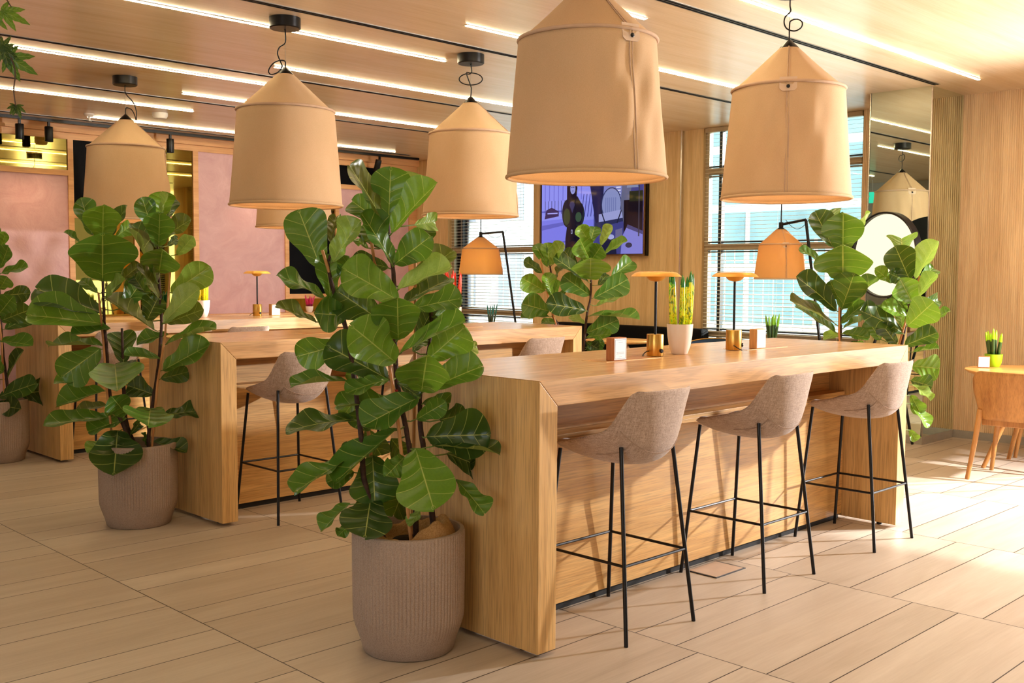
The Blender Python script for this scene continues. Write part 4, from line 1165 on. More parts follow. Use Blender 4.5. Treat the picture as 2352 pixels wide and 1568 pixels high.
# ------------------------------------------------------------------ things on the tables
ZT = 1.05
def table_lamp(x, y, z, label, rz=0, cord=True):
    z += .0022
    r = thing('table_lamp', label, 'lamp', (x, y, z), rz, 'brass disc table lamps')
    b = MB().lathe([(.040, 0), (.041, .002), (.041, .103), (.040, .105), (0, .105)], 40).build('base', M['brass'], r, smooth=40)
    MB().tube([(0, 0, .105), (0, 0, .37)], .0066, 12).build('rod', M['black_metal'], r, smooth=40)
    MB().lathe([(.008, .358), (.030, .363), (.043, .375), (.046, .381), (.044, .381), (.020, .376)], 36, cap0=False, cap1=False).build('dish', M['gold_disc'], r, smooth=50)
    MB().lathe([(.034, .3775), (0, .3785)], 24, cap0=False).build('diffuser', M['lamp_glow'], r)
    MB().lathe([(0, .4005), (.070, .3985), (.095, .393), (.119, .381), (.1215, .3825), (.110, .394), (.096, .402), (.080, .4055), (0, .407)], 56, cap0=False).build('disc_shade', M['gold_disc'], r, smooth=50)
    MB().tube([(0, 0, .37), (0, 0, .403)], .004, 8).build('spindle', M['black_metal'], r)
    k = MB().lathe([(.010, 0), (.010, .006), (.007, .009), (0, .009)], 16)
    k.v = [(-a, -.0408-q, bb+.026) for a, bb, q in [(v[0], v[1], v[2]) for v in k.v]]
    k.build('dimmer_knob', M['black_metal'], b, smooth=40)
    if cord:
        pth = [(-.040, .004, .024), (-.055, .0, .024), (-.085, -.012, .016), (-.105, -.026, .009), (-.112, -.034, .006)]
        MB().tube(pth, .0028, 8).build('flex', M['black_metal'], r, smooth=True)
    l = bpy.data.lights.new('dish_light', 'POINT'); l.energy = .55; l.color = (1, .72, .42); l.shadow_soft_size = .02
    lo = link(bpy.data.objects.new('dish_light', l)); lo.location = (x, y, z+.388)
    return r
table_lamp(4.020, 3.085, ZT, 'brass disc table lamp on the nearest table, between the card block and the white pot', R(-8))
table_lamp(4.665, 3.065, ZT, 'brass disc table lamp on the nearest table, right of the white pot', R(38))
table_lamp(5.005, 8.36, ZT, 'small brass disc table lamp on the furthest table, before the pink panel', R(8))

def spikes(r, mat, n, h0, h1, rad, spread, z0, lean=.12, seed=1):
    q = random.Random(seed)
    for k in range(n):
        a = 2*PI*k/n+q.uniform(-.3, .3); d = spread*(0.25 if k == 0 else q.uniform(.65, 1))
        b = Vector((d*math.cos(a), d*math.sin(a), z0))
        hh = q.uniform(h0, h1); le = lean*q.uniform(.3, 1)
        tp = b+Vector((math.cos(a)*le*hh, math.sin(a)*le*hh, hh))
        pts = [b.lerp(tp, u) for u in (0, .3, .6, .8, .9, .96, 1)]
        m = MB()
        segs = 10
        for i, p in enumerate(pts):
            rr = rad*(1, 1.02, .98, .82, .6, .34, .05)[i]
            for s in range(segs):
                t = 2*PI*s/segs; m.v.append((p.x+rr*math.cos(t), p.y+rr*math.sin(t), p.z))
        for i in range(len(pts)-1):
            for s in range(segs):
                l = (s+1) % segs; m.f.append((i*segs+s, i*segs+l, (i+1)*segs+l, (i+1)*segs+s))
        m.f.append(tuple(range(segs))[::-1]); m.f.append(tuple((len(pts)-1)*segs+s for s in range(segs)))
        m.build('spike', mat, r, smooth=True)

def spike_pot(x, y, z, label, smat, n, h0, h1, rad, pr=.065, ph=.150, pmat='white_pot', br=None, seed=1, spread=None, lean=.1):
    r = thing('spike_plant', label, 'plant', (x, y, z), 0, 'potted cylinder snake plants')
    br = br or pr*.62
    prof = [(br*.9, 0), (br, .004), (br+(pr-br)*.55, ph*.30), (br+(pr-br)*.85, ph*.62), (pr, ph*.97), (pr, ph), (pr-.006, ph), (pr-.010, ph*.85), (0, ph*.84)]
    MB().lathe(prof, 40).build('pot', M[pmat], r, smooth=50)
    MB().lathe([(pr-.011, ph*.86), (pr*.5, ph*.90), (0, ph*.91)], 24, cap0=False).build('soil', M['soil'], r, smooth=True)
    spikes(r, M[smat], n, h0, h1, rad, spread or pr*.62, ph*.86, lean, seed)
    return r
spike_pot(4.225, 3.09, ZT, 'white pot of yellow and green painted snake plant spikes between two brass lamps', 'spike_yellow', 10, .250, .290, .0128, seed=4, lean=.06, spread=.048)
spike_pot(4.462, 8.36, ZT, 'white pot of yellow painted snake plant spikes on the furthest table', 'spike_gold', 10, .22, .27, .0105, seed=7, lean=.08, spread=.045)
spike_pot(5.06, 5.74, ZT, 'white pot of red painted snake plant spikes behind the foreground fig plant', 'spike_red', 12, .26, .30, .0105, seed=9, lean=.10, spread=.05)

def card_block(x, y, z, label, rz=0, w=.092, h=.105, d=.046, mat='block_wood', border='card_ink'):
    z += .0022
    r = thing('card_block', label, 'card holder', (x, y, z), rz, 'wooden blocks with printed cards')
    MB().box(-w/2, w/2, -d/2, d/2, 0, h).build('block', M[mat], r, bevel=.003)
    c = MB().box(-w/2+.004, w/2-.004, -d/2-.0012, -d/2+.001, .005, h-.005).build('card', M['card'], r)
    m = MB(); a, b, y0, y1 = w/2-.008, .009, -d/2-.0018, -d/2-.001
    t_ = .0016
    m.box(-a, a, y0, y1, b, b+t_).box(-a, a, y0, y1, h-b-t_, h-b).box(-a, -a+t_, y0, y1, b, h-b).box(a-t_, a, y0, y1, b, h-b)
    m.build('printed_border', M[border], c)
    m = MB()
    for zz, ww in ((.36, .62), (.325, .56), (.29, .62), (.17, .20)):
        m.box(-w*ww/2, w*ww/2, y0, y1, h*zz, h*zz+.0011)
    m.box(-w*.17, w*.17, y0, y1, h*.80, h*.80+.0016)
    m.build('printed_lines', M['card_ink'], c)
    return r
card_block(3.668, 3.035, ZT, 'walnut block with printed white card on the nearest table, left of the first lamp')
card_block(4.862, 3.045, ZT, 'oak block with printed white card on the nearest table, right of the second lamp', 0, mat='pale_block')
card_block(5.165, 8.33, ZT, 'pale block with printed card beside the small lamp on the furthest table', 0, mat='pale_block')

# ------------------------------------------------------------------ cafe corner on the right
def round_table(x, y, label, rad=.5, h=.74, top='cafe_top'):
    r = thing('round_table', label, 'table', (x, y, 0), 0, 'round oak cafe tables')
    MB().lathe([(rad-.03, h-.028), (rad-.008, h-.014), (rad, h-.006), (rad-.003, h-.001), (rad-.012, h), (0, h)], 72).build('tabletop', M[top], r, smooth=40)
    MB().lathe([(.10, h-.05), (.10, h-.028), (0, h-.028)], 24).build('hub', M['chair_oak'], r, smooth=40)
    for k in range(4):
        a = R(45+90*k+1)
        MB().tube([(.07*math.cos(a), .07*math.sin(a), h-.03), (.38*math.cos(a), .38*math.sin(a), 0)], .024, 14, .016).build('leg', M['chair_oak'], r, smooth=40)
    return r
round_table(8.30, 2.78, 'round oak cafe table at the right edge, carrying a lime green pot')
def oak_chair(x, y, rz, label):
    r = thing('oak_chair', label, 'chair', (x, y, 0), rz, 'bent oak cafe chairs')   # faces +x
    def back(u, v):
        t = 2*u-1; wv = .225
        hgt = .435+.345*v
        yy = wv*t*(1-.10*(1-v)**2)
        return (-.235+.055*t*t-.055*v, yy, hgt)
    nu, nv = 24, 14
    m = MB()
    pts = []
    for i in range(nu+1):
        for j in range(nv+1):
            u, v = i/nu, j/nv
            x_, y_, z_ = back(u, v)
            t = abs(2*u-1)
            # rounded corners: squeeze the outline
            if t > .72:
                q = (t-.72)/.28
                lo = .435+.115*q**2.2; hi = .780-.055*q**2.6
                z_ = lo+(hi-lo)*v
            pts.append((x_, y_, z_))
    m.v = pts
    for i in range(nu):
        for j in range(nv):
            a = i*(nv+1)+j; m.f.append((a, a+1, a+nv+2, a+nv+1))
    m.build('backrest', M['chair_oak'], r, smooth=True, solid=.014)
    m = MB(); k = 40
    out = []
    for i in range(k):
        a = 2*PI*i/k; c, s = math.cos(a), math.sin(a)
        out.append((.005+.225*math.copysign(abs(c)**.6, c), .232*math.copysign(abs(s)**.6, s)))
    m.prism(out, 'z', .432, .450)
    m.build('seat', M['chair_oak'], r, bevel=.004)
    MB().box(-.17, .17, -.18, .18, .385, .431).build('apron', M['chair_oak'], r, bevel=.006)
    for sx in (-1, 1):
        for sy in (-1, 1):
            if sx < 0: MB().tube([(-.27, sy*.235, 0), (-.235, sy*.20, .28), (-.215, sy*.178, .50)], .0155, 14, .021).build('leg', M['chair_oak'], r, smooth=40)
            else: MB().tube([(.215, sy*.215, 0), (.165, sy*.165, .40)], .0145, 14, .020).build('leg', M['chair_oak'], r, smooth=40)
    return r
oak_chair(7.78, 2.735, R(4), 'bent oak chair pushed up to the round table, back towards the stools')
oak_chair(8.90, 2.84, R(183), 'oak chair on the far side of the round table, mostly out of frame')
spike_pot(8.40, 3.135, .74, 'lime green pot of lime dipped snake plant spikes on the round table', 'spike_lime', 7, .175, .225, .0125, pr=.066, ph=.10, pmat='lime_pot', br=.046, seed=3, lean=.16)
card_block(8.235, 3.145, .74, 'small framed card on the round table, beside the lime green pot', R(-62), .085, .088, .02, 'block_wood')

# ------------------------------------------------------------------ window seating
r = thing('banquette', 'long black upholstered banquette under the television', 'bench', (9.25, 7.66, 0))
MB().box(-.26, .22, -1.1, 1.1, .12, .44).build('seat', M['sofa'], r, bevel=.04, seg=3)
MB().box(.10, .27, -1.1, 1.1, .44, .86).build('backrest', M['sofa'], r, bevel=.04, seg=3)
MB().box(-.20, .2, -1.05, 1.05, 0, .12).build('plinth', M['joint'], r)
round_table(8.55, 7.05, 'round oak table before the black banquette, glimpsed left of the first lamp', .36, .755)
def tub_chair(x, y, rz, label):
    r = thing('tub_chair', label, 'chair', (x, y, 0), rz, 'navy tub chairs with brass frames')
    def sh(u, v):
        a = R(-115)+R(230)*u
        return (-.25*math.cos(a), .27*math.sin(a), .44+.36*v*(1-.25*abs(2*u-1)**3))
    m = MB(); m.grid(28, 6, sh); m.build('backrest', M['navy'], r, smooth=True, solid=.05)
    m = MB().lathe([(.24, .36), (.25, .38), (.25, .44), (.23, .46), (0, .465)], 36); m.build('seat', M['navy'], r, smooth=40)
    for sx in (-1, 1):
        for sy in (-1, 1): MB().tube([(sx*.2, sy*.21, 0), (sx*.17, sy*.18, .37)], .011, 8).build('leg', M['brass'], r, smooth=40)
    m = MB().tube([(-.292*math.cos(R(-115)+R(230)*k/28), .312*math.sin(R(-115)+R(230)*k/28), .805-.09*abs(2*k/28-1)**3) for k in range(29)], .008, 6)
    m.build('brass_rim', M['brass'], r, smooth=True)
    return r
tub_chair(8.60, 6.02, R(150), 'navy tub chair with brass rim behind the white pot')
tub_chair(8.62, 9.78, R(170), 'navy tub chair with brass rim below the left window')
round_table(8.62, 5.28, 'round table by the right window, hidden behind the nearest table', .30, .755)
round_table(8.85, 9.12, 'round table by the left window, hidden behind the middle table', .26, .755)
spike_pot(8.60, 5.225, .755, 'small pot of green dipped snake plant spikes below the right floor lamp', 'spike_green', 7, .215, .26, .0125, pr=.055, ph=.09, seed=12, lean=.22)
spike_pot(8.85, 9.32, .755, 'small pot of teal dipped snake plant spikes below the left floor lamp', 'spike_teal', 6, .215, .26, .010, pr=.05, ph=.09, seed=13, lean=.20)
r = thing('wall_console', 'low black console against the pink partition behind the furthest table', 'console', (6.2, 11.35, 0))
MB().box(-2.2, 2.2, -.2, .22, .90, .94).build('top', M['frame_wood'], r, bevel=.004)
for x in (-2.15, -.7, .7, 2.15): MB().box(x-.03, x+.03, -.18, .2, 0, .90).build('leg', M['black_metal'], r)
spike_pot(5.86, 11.30, .94, 'little pot of blue dipped spikes behind the white pot of yellow spikes', 'spike_blue', 8, .17, .22, .012, pr=.05, ph=.08, seed=21, lean=.3)
spike_pot(7.52, 11.30, .94, 'little pot of magenta spikes in front of the lower black panel', 'spike_pink', 9, .10, .16, .011, pr=.05, ph=.08, seed=22, lean=.3)

# ------------------------------------------------------------------ television
r = thing('television', 'wall television showing a blue-toned street scene with a dark figure', 'tv', (XW-.06, 8.255, 2.135))
MB().box(-.02, .058, -.825, .825, -.475, .475).build('casing', M['black_metal'], r, bevel=.006)
fm = MB(); a, b = .825, .475
fm.box(-.034, -.0, -a, a, -b, -b+.018).box(-.034, 0, -a, a, b-.018, b).box(-.034, 0, -a, -a+.014, -b+.018, b-.018).box(-.034, 0, a-.014, a, -b+.018, b-.018)
fm.build('bezel', plain('bronze_bezel', (120, 92, 66), .35, .6), r)
t = NT('screen_picture')
at_ = t.n('Attribute'); at_.attribute_name = 'pic'
e = t.n('Emission'); t.t.links.new(at_.outputs[0], e.inputs[0]); e.inputs[1].default_value = .9
gl = t.n('BsdfGlossy'); gl.inputs['Roughness'].default_value = .05; gl.inputs[0].default_value = (.04, .04, .04, 1)
ad = t.n('AddShader'); t.t.links.new(e.outputs[0], ad.inputs[0]); t.t.links.new(gl.outputs[0], ad.inputs[1])
M['screen'] = t.done(ad.outputs[0])
class Pic:
    """flat coloured patches; x runs 0 (left) .. 1.6 (right), z 0 .. .9 as the viewer sees the screen"""
    def __init__(s): s.v = []; s.f = []; s.c = []; s.k = 0
    def poly(s, pts, c):
        s.k += 1; b = len(s.v); n = len(pts)
        s.v += [(-.0215-.00012*s.k, .8-x, z-.45) for x, z in pts]
        s.f.append(tuple(range(b, b+n))); s.c.append(lin(c))
    def rect(s, x0, z0, x1, z1, c): s.poly([(x0, z0), (x1, z0), (x1, z1), (x0, z1)], c)
    def ell(s, cx, cz, rx, rz, c, n=22): s.poly([(cx+rx*math.cos(2*PI*k/n), cz+rz*math.sin(2*PI*k/n)) for k in range(n)], c)
    def line(s, a, b, w, c):
        dx, dz = b[0]-a[0], b[1]-a[1]; l = math.hypot(dx, dz); nx, nz = -dz/l*w, dx/l*w
        s.poly([(a[0]+nx, a[1]+nz), (a[0]-nx, a[1]-nz), (b[0]-nx, b[1]-nz), (b[0]+nx, b[1]+nz)], c)
p = Pic()
BL = (118, 120, 226)
p.rect(0, 0, 1.6, .9, BL)
p.poly([(0, .42), (.95, .46), (.95, .90), (0, .90)], (138, 142, 236))
for k in range(9): p.rect(.05+.075*k, .66, .062+.075*k, .90, (104, 104, 206))
p.rect(0, .52, .62, .54, (90, 92, 196))
for k in range(8): p.line((.06+.055*k, .50), (.06+.055*k, .66), .004, (44, 36, 86))
p.poly([(.05, .44), (.29, .47), (.29, .53), (.17, .58), (.08, .55)], (52, 36, 84))
p.rect(.10, .50, .27, .515, (160, 160, 240))
p.poly([(0, .30), (.40, .36), (.40, .40), (0, .36)], (92, 94, 190))
p.poly([(.02, .12), (.45, .15), (.45, .17), (.02, .14)], (86, 86, 186))
p.poly([(.62, .40), (.95, .42), (.95, .60), (.62, .66)], (132, 138, 226))
for k in range(5): p.line((.66+.05*k, .45), (.70+.05*k, .72), .006, (70, 70, 150))
# interior of the vehicle on the right
p.rect(.86, 0, 1.6, .9, (64, 64, 128))
p.poly([(.88, .42), (1.30, .46), (1.30, .90), (.88, .90)], (120, 126, 190))
p.poly([(.78, .90), (1.02, .90), (.98, .30), (.90, .30)], (34, 32, 70))
for k in range(8): p.rect(1.20, .52+.035*k, 1.27, .535+.035*k, (206, 208, 236))
p.ell(1.13, .58, .155, .20, (50, 56, 96)); p.ell(1.13, .58, .142, .186, (132, 140, 190))
for k in range(6): p.rect(1.04+.03*k, .47, 1.052+.03*k, .66, (110, 118, 172))
p.poly([(.94, .36), (1.32, .42), (1.32, .52), (.94, .47)], (150, 154, 206))
p.poly([(.88, .30), (1.32, .38), (1.32, .42), (.88, .37)], (44, 46, 84))
p.line((.97, .52), (1.05, .34), .008, (34, 34, 56)); p.line((1.29, .52), (1.22, .36), .008, (34, 34, 56))
p.poly([(1.33, .30), (1.46, .90), (1.30, .90), (1.27, .58)], (96, 98, 128))
p.poly([(1.36, .76), (1.53, .76), (1.50, .90), (1.38, .90)], (126, 134, 166))
p.rect(1.32, .18, 1.6, .62, (24, 16, 26)); p.rect(1.40, .60, 1.6, .72, (38, 40, 28))
p.poly([(1.28, 0), (1.6, 0), (1.6, .22), (1.36, .30), (1.30, .2)], (126, 126, 206))
p.poly([(1.36, .30), (1.6, .22), (1.6, .26), (1.38, .34)], (70, 68, 116))
p.rect(1.535, .20, 1.552, .9, (60, 56, 72))
p.ell(1.06, .27, .05, .07, (196, 200, 232)); p.ell(1.06, .27, .036, .052, (70, 72, 120))
p.poly([(.98, .0), (1.22, .0), (1.20, .16), (1.10, .22), (1.0, .18)], (30, 30, 58))
p.poly([(1.20, .08), (1.30, .10), (1.30, .30), (1.20, .28)], (104, 100, 140))
p.ell(1.13, .20, .05, .03, (160, 166, 214)); p.ell(1.40, .10, .05, .03, (52, 50, 76))
# the dark standing figure
p.poly([(.40, 0), (.66, 0), (.64, .22), (.62, .38), (.44, .38), (.41, .2)], (20, 16, 34))
p.ell(.44, .50, .09, .17, (30, 34, 38)); p.ell(.63, .48, .085, .15, (32, 40, 48))
p.poly([(.36, .58), (.46, .70), (.60, .70), (.70, .56), (.66, .36), (.42, .36)], (22, 18, 36))
p.ell(.43, .46, .055, .10, (56, 64, 40)); p.ell(.62, .45, .05, .06, (54, 78, 60))
p.poly([(.43, .66), (.43, .84), (.49, .90), (.57, .88), (.60, .80), (.58, .66)], (26, 18, 36))
p.ell(.525, .795, .042, .068, (146, 150, 214)); p.ell(.51, .81, .010, .006, (40, 32, 60)); p.ell(.54, .81, .010, .006, (40, 32, 60)); p.rect(.512, .765, .54, .770, (70, 56, 100))
p.rect(.50, .25, .525, .30, (150, 152, 190)); p.rect(.506, .258, .519, .292, (30, 26, 44))
p.poly([(.47, .60), (.52, .50), (.56, .60), (.54, .64), (.49, .64)], (58, 54, 92))
me = bpy.data.meshes.new('screen'); me.from_pydata(p.v, [], p.f); me.materials.append(M['screen'])
ca = me.color_attributes.new('pic', 'FLOAT_COLOR', 'CORNER')
for poly in me.polygons:
    for li in poly.loop_indices: ca.data[li].color = p.c[poly.index]
o = link(bpy.data.objects.new('screen', me)); o.parent = r; CH.setdefault(r.name, []).append(o)

# ------------------------------------------------------------------ floor box
r = thing('floor_box', 'square floor socket box with dark frame by the middle stool', 'floor box', (4.255, 2.868, 0))
MB().box(-.125, .125, -.085, .085, .0002, .004).build('frame', M['black_metal'], r)
MB().box(-.118, .110, -.078, .080, .003, .0055).build('lid', plain('taupe_floor_lid', (186, 160, 138), .45), r)

# ------------------------------------------------------------------ fig plants
POT_R, POT_H = .215, .468
def pot_mesh():
    n = 88; segs = n*4
    prof = [(.168, 0), (.176, .006), (.186, .045), (.205, .100), (.2105, .125), (.2125, .15), (.2145, .30), (.215, .455), (.2135, .466), (.211, POT_H), (.198, POT_H), (.196, .458), (.192, .40), (0, .395)]
    def fr(t, q, z):
        if z <= .095 or z >= .462 or q < .2: return q
        e = min(1, (z-.095)/.02, (.462-z)/.006)
        return q+.0042*e*(abs(math.sin(n*t/2))-.5)
    rows = []
    for a, b in zip(prof, prof[1:]): rows.append(a)
    rows.append(prof[-1])
    return MB().lathe(rows, segs, fr=fr)
HW = [(0, .02), (.03, .15), (.08, .32), (.16, .46), (.28, .56), (.40, .68), (.52, .84), (.63, .96), (.72, 1.0)]
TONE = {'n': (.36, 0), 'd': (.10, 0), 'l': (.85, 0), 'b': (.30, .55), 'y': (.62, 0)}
def leaf(acc, base, tip, nrm, width, tn, seed, clampx=None):
    q = random.Random(seed)
    m = tip-base; L = m.length; m.normalize()
    n = (nrm-m*nrm.dot(m)).normalized(); s = m.cross(n)
    nu, nv = 20, 8
    bend = q.uniform(.02, .09)*L*(1 if n.z > -.2 else -1)
    fold = q.uniform(.10, .30)*width
    wav = q.uniform(.005, .014); ph = q.uniform(0, 6.28); twist = q.uniform(-.25, .25)
    a1, a2 = q.uniform(.9, 1.1), q.uniform(.9, 1.1)
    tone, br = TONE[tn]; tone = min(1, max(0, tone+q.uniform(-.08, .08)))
    b = len(acc['v'])
    notch = q.uniform(0, .05)
    for i in range(nu+1):
        u = i/nu
        u = 1-(1-u)**1.35
        h = (smooth_tab(HW, u) if u <= .72 else math.sqrt(max(0, 1-((u-.72)/.28)**2.15)))*width/2
        h = max(h, .002)
        for j in range(nv+1):
            v = 2*j/nv-1
            uu = u - notch*(1-abs(v))**1.5*max(0, (u-.75)/.25) + .05*(abs(v)**2)*(u > .8)*(1-u)
            hh = h*(a1 if v < 0 else a2)*(1+.04*math.sin(11*u+ph+v))
            z = fold*(abs(v)**1.3)*h/(width/2+1e-6) + 4*bend*u*(1-u)*0 - bend*(u*u)*1.4 + bend*u*1.1
            z += wav*math.sin(11*u+ph+(2 if v > 0 else 0))*abs(v)**2*min(1, 3*u)
            z += twist*v*hh*(u-.4)
            p = base+m*(L*uu)+s*(v*hh)+n*z
            if clampx and p.z < 1.08-acc['rz']:
                lo, hi = clampx
                if hi is not None and p.x > hi: p.x = hi-.002*abs(v)
                if lo is not None and p.x < lo: p.x = lo+.002*abs(v)
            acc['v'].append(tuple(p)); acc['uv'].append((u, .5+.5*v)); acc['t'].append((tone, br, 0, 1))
    W = nv+1
    for i in range(nu):
        for j in range(nv):
            a = b+i*W+j; acc['f'].append((a, a+1, a+W+1, a+W))
def near(stems, p):
    best = None
    for k, s in enumerate(stems):
        for a, c in zip(s, s[1:]):
            for u in (0, .25, .5, .75, 1):
                w = a.lerp(c, u)
                d = (w-p).length + (.0 if w.z < p.z+.02 else .06)
                if best is None or d < best[0]: best = (d, w, k)
    return best
def polish(path, k=6):
    out = []
    for i in range(len(path)-1):
        P0, P1, P2, P3 = path[max(0, i-1)], path[i], path[i+1], path[min(len(path)-1, i+2)]
        for a in range(k):
            u = a/k
            out.append(.5*((2*P1)+(-P0+P2)*u+(2*P0-5*P1+4*P2-P3)*u*u+(-P0+3*P1-3*P2+P3)*u**3))
    return out+[path[-1]]
POT = None
def fig(key, c, label, clampx=None, sack=False):
    global POT
    L, stems, stakes = PLANT_DATA[key]
    r = thing('potted_fig', label, 'plant', (c[0], c[1], 0), 0, 'fiddle leaf figs in ribbed pots')
    if POT is None:
        POT = pot_mesh().build('pot', M['stoneware'], r, smooth=60)
    else:
        o = POT.copy(); link(o); o.parent = r; CH.setdefault(r.name, []).append(o)
    if sack:
        q = random.Random(3)
        def sk(u, v):
            a = 2*PI*u; rr = .192*(1-.62*v)
            f = math.sin(PI*min(1, v*1.25))
            z = .415+.045*f*(1+.35*math.sin(3*a+.6)) + (.016*math.sin(5*a+2+3*v)+.009*math.sin(11*a-4*v))*f*rr/.19 + .045*max(0, math.cos(a-R(-50)))**2*f
            return (rr*math.cos(a)*(1+.02*math.sin(9*a)), rr*math.sin(a)*(1+.02*math.sin(9*a)), z)
        m = MB(); m.grid(72, 12, sk); m.build('burlap_liner', M['burlap'], r, smooth=True)
        MB().lathe([(.085, .40), (.06, .425), (0, .43)], 24, cap0=False).build('soil', M['soil'], r, smooth=True)
    else:
        MB().lathe([(.19, .405), (.13, .418), (.06, .424), (0, .426)], 32, cap0=False).build('soil', M['soil'], r, smooth=True)
    st_ = []
    for k, s in enumerate(stems):
        pts = [Vector(p) for p in s]
        # plant the stem in the pot
        b0 = pts[0].copy(); d = math.hypot(b0.x, b0.y)
        if d > .11: b0.x *= .11/d; b0.y *= .11/d
        b0.z = .40
        pts[0] = b0
        pp = polish(pts)
        m = MB(); m.tube(pp, .0115, 9, .0065)
        q = random.Random(k+5)
        m.v = [(x+q.uniform(-.0012, .0012), y+q.uniform(-.0012, .0012), z) for x, y, z in m.v]
        m.build('stem', M['bark'], r, smooth=True)
        st_.append(pp)
    acc = [dict(v=[], f=[], uv=[], t=[], pet=MB(), rz=0) for _ in stems]
    for i, l in enumerate(L):
        base, tip, n = Vector(l[0:3]), Vector(l[3:6]), Vector(l[6:9])
        d, w, k = near(st_, base)
        leaf(acc[k], base, tip, n, l[9], l[10], i*7+len(L), clampx)
        mid = w.lerp(base, .5)+Vector((0, 0, -.006))
        acc[k]['pet'].tube([w, mid, base+(tip-base)*.04], .0034, 6, .0026)
    for k, a in enumerate(acc):
        if not a['f']: continue
        b = len(a['v']); V = a['v']+a['pet'].v; F = a['f']+[tuple(b+i for i in f) for f in a['pet'].f]
        me = bpy.data.meshes.new('foliage'); me.from_pydata(V, [], F); me.materials.append(M['leaf'])
        uv = me.uv_layers.new(name='leaf')
        UV = a['uv']+[(.5, .47)]*len(a['pet'].v)
        ca = me.color_attributes.new('tone', 'FLOAT_COLOR', 'POINT')
        T = a['t']+[(.45, .15, 0, 1)]*len(a['pet'].v)
        for lp in me.loops: uv.data[lp.index].uv = UV[lp.vertex_index]
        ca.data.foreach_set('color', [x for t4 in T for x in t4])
        me.polygons.foreach_set('use_smooth', [True]*len(me.polygons))
        o = link(bpy.data.objects.new('foliage', me)); o.parent = r; CH.setdefault(r.name, []).append(o)
    for s in stakes:
        pts = [Vector(p) for p in s]
        d = math.hypot(pts[0].x, pts[0].y)
        if pts[0].z < .7:
            if d > .13: pts[0].x *= .13/d; pts[0].y *= .13/d
            pts[0].z = .39
        else:   # carry a stake seen only above down into the pot
            pts = [Vector((pts[0].x*.5, pts[0].y*.5, .40))]+pts
        MB().tube(pts, .0072, 8, .0062).build('bamboo_stake', M['bamboo'], r, smooth=40)
    return r
P1 = fig('P1', (2.50, 3.09), 'large fiddle leaf fig in a ribbed taupe pot, foreground centre, burlap round its stems', (None, 2.744-2.50), True)
tie = MB().lathe([(.014, -.004), (.016, 0), (.014, .004)], 14)
tp = Vector(PLANT_DATA['P1'][1][0][3]); tie.v = [(v[0]+tp.x, v[1]+tp.y, v[2]+tp.z-.06) for v in tie.v]
tie.build('plant_tie', M['tie'], P1)
fig('P2', (2.64, 5.72), 'fiddle leaf fig in a ribbed taupe pot at the left end of the middle table', (None, 2.922-2.64))
fig('P3', (2.76, 8.36), 'fiddle leaf fig in a ribbed pot cut by the left picture edge', (None, 3.042-2.76))
fig('P4', (6.30, 5.73), 'fiddle leaf fig at the far end of the middle table, in front of the television', (5.99-6.30, None))
fig('P5', (6.28, 3.12), 'fiddle leaf fig with two tall stems beyond the far end of the nearest table', (5.812-6.28, None))

# ------------------------------------------------------------------ hanging vine, upper left
r = thing('hanging_vine', 'green vine with lobed leaves hanging from the ceiling at the upper left', 'plant', (1.16, 4.0, ZC))
q = random.Random(8)
main = polish([Vector((0, 0, 0)), Vector((.06, .02, -.3)), Vector((.10, .0, -.55)), Vector((.18, -.0, -.72)), Vector((.235, -.03, -.86)), Vector((.232, -.03, -.95)), Vector((.24, -.03, -1.02))])
side = polish([Vector((.06, .02, -.3)), Vector((.14, .0, -.5)), Vector((.20, -.02, -.60)), Vector((.24, -.02, -.66))])
MB().tube(main, .0035, 6, .002).tube(side, .003, 6, .0018).build('stem', plain('vine_stem', (72, 50, 32), .6), r, smooth=True)
acc = dict(v=[], f=[], uv=[], t=[])
def lobed(c, d, n, L, tn):
    m = d.normalized(); n = (n-m*n.dot(m)).normalized(); s = m.cross(n)
    tone, br = TONE[tn]
    for ang, ln in ((0, 1), (.62, .82), (-.62, .82), (1.35, .52), (-1.35, .52)):
        mm = (m*math.cos(ang)+s*math.sin(ang)); ss = mm.cross(n)
        b = len(acc['v'])
        for i in range(9):
            u = i/8; h = L*ln*.17*(math.sin(PI*min(1, u*.9+.1))**.8)*(1-u*.25)*(1+.18*math.sin(u*26))
            for v in (-1, 0, 1):
                p = c+mm*(L*ln*u)+ss*(v*h)+n*(.10*h*abs(v)-.25*L*ln*u*u*.5)
                acc['v'].append(tuple(p)); acc['uv'].append((u, .5+.5*v)); acc['t'].append((tone, br, 0, 1))
        for i in range(8):
            for j in range(2):
                a = b+i*3+j; acc['f'].append((a, a+1, a+4, a+3))
vw = Vector((-1.2, -4.0, -.8))
for (x, y, z), (dx, dz), L, tn in (((.10, 0, -.60), (.4, -.9), .14, 'n'), ((.17, -.02, -.69), (.2, -1), .12, 'y'), ((.20, -.02, -.67), (.95, -.35), .15, 'y'), ((.16, 0, -.60), (-.1, -1), .12, 'y'), ((.15, 0, -.53), (.6, -.7), .12, 'n'),
     ((.10, .0, -.78), (.3, -.5), .12, 'd'), ((.215, -.02, -.83), (.85, -.45), .17, 'n'), ((.20, -.02, -.80), (.3, -.95), .13, 'd'), ((.20, -.02, -.80), (.5, .8), .08, 'd'), ((.24, -.03, -1.00), (.3, -.95), .075, 'd'), ((.236, -.03, -1.0), (-.5, -.9), .06, 'd'), ((.08, 0, -.40), (.6, -.8), .13, 'n'), ((.04, 0, -.3), (-.7, -.7), .13, 'n')):
    # local axes across the view: x' to the right, z up
    rt = Vector((.95, -.31, 0))
    lobed(Vector((x, y, z)), rt*dx+Vector((0, 0, dz)), -Vector((1.3, 4.0, .7))+Vector((q.uniform(-1, 1), q.uniform(-1, 1), q.uniform(0, 2.5))), L*.68, tn)
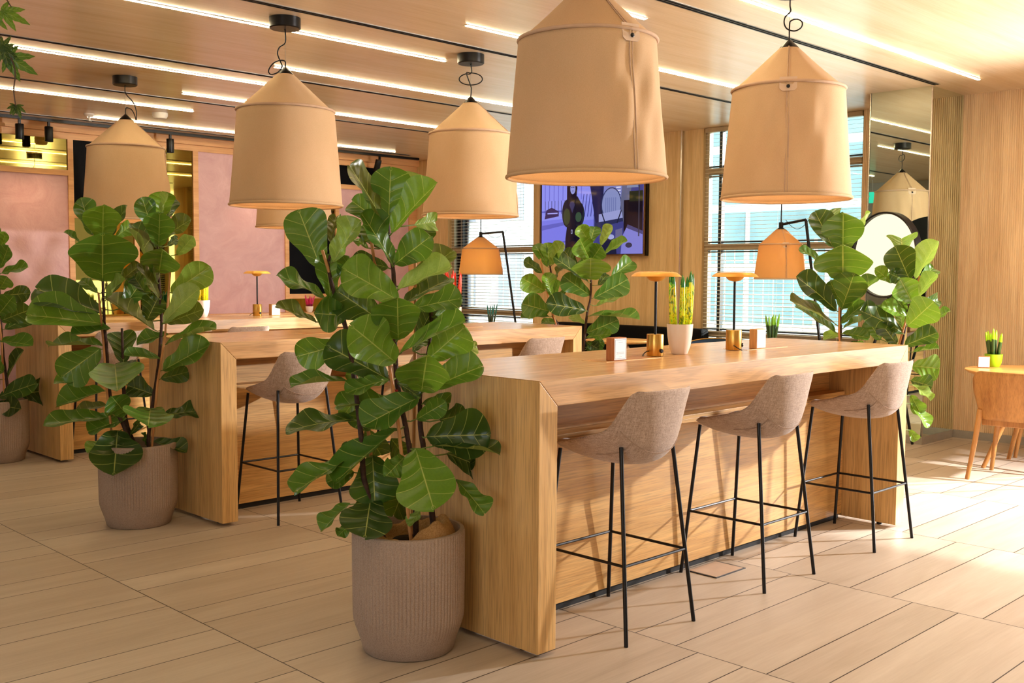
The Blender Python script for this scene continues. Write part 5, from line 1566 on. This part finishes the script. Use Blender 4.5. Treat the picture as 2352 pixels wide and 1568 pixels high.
me = bpy.data.meshes.new('foliage'); me.from_pydata(acc['v'], [], acc['f']); me.materials.append(M['leaf'])
uv = me.uv_layers.new(name='leaf'); ca = me.color_attributes.new('tone', 'FLOAT_COLOR', 'POINT')
for lp in me.loops: uv.data[lp.index].uv = acc['uv'][lp.vertex_index]
ca.data.foreach_set('color', [x for t4 in acc['t'] for x in t4])
me.polygons.foreach_set('use_smooth', [True]*len(me.polygons))
o = link(bpy.data.objects.new('foliage', me)); o.parent = r

# ------------------------------------------------------------------ light, sky, camera
sun = bpy.data.lights.new('sun', 'SUN'); sun.energy = 12.0; sun.angle = R(.8); sun.color = (1, .98, .94)
so = link(bpy.data.objects.new('sun', sun))
so.rotation_euler = Vector((-.842, .486, -.255)).to_track_quat('-Z', 'Y').to_euler()
w = bpy.data.worlds.new('sky'); scene.world = w; w.use_nodes = True
bg = w.node_tree.nodes['Background']; bg.inputs[0].default_value = (.86, .94, 1.0, 1); bg.inputs[1].default_value = 5.0

kl = bpy.data.lights.new('key_lamp', 'SPOT'); kl.energy = 1250; kl.color = (1, .97, .96); kl.shadow_soft_size = .07; kl.spot_size = R(150); kl.spot_blend = .5
ko = link(bpy.data.objects.new('key_lamp', kl)); ko.location = (8.3, .65, 1.82)
ko.rotation_euler = (Vector((4.0, 3.2, 1.2))-Vector(ko.location)).to_track_quat('-Z', 'Y').to_euler()

f, yaw, pitch, roll, hh = 2392.623, .791391532, .0644701, .0057321, 1.44168
cam = bpy.data.cameras.new('camera'); co = link(bpy.data.objects.new('camera', cam)); scene.camera = co
cam.sensor_fit = 'HORIZONTAL'; cam.sensor_width = 36; cam.lens = f/2352*36; cam.clip_start = .05; cam.clip_end = 200
fw = Vector((math.cos(yaw)*math.cos(pitch), math.sin(yaw)*math.cos(pitch), -math.sin(pitch)))
rt = Vector((math.sin(yaw), -math.cos(yaw), 0)); up = rt.cross(fw)
r2 = rt*math.cos(roll)+up*math.sin(roll); u2 = up*math.cos(roll)-rt*math.sin(roll)
co.matrix_world = Matrix(((r2.x, u2.x, -fw.x, 0), (r2.y, u2.y, -fw.y, 0), (r2.z, u2.z, -fw.z, hh), (0, 0, 0, 1)))

scene.view_settings.view_transform = 'Standard'; scene.view_settings.look = 'None'
scene.view_settings.gamma = 1; scene.view_settings.use_curve_mapping = False
scene.view_settings.exposure = 0.16
cy = scene.cycles
cy.use_denoising = True
cy.max_bounces = 8; cy.diffuse_bounces = 5; cy.glossy_bounces = 4; cy.transmission_bounces = 6; cy.transparent_max_bounces = 16
cy.sample_clamp_indirect = 6; cy.caustics_reflective = False; cy.caustics_refractive = False
cy.use_light_tree = True
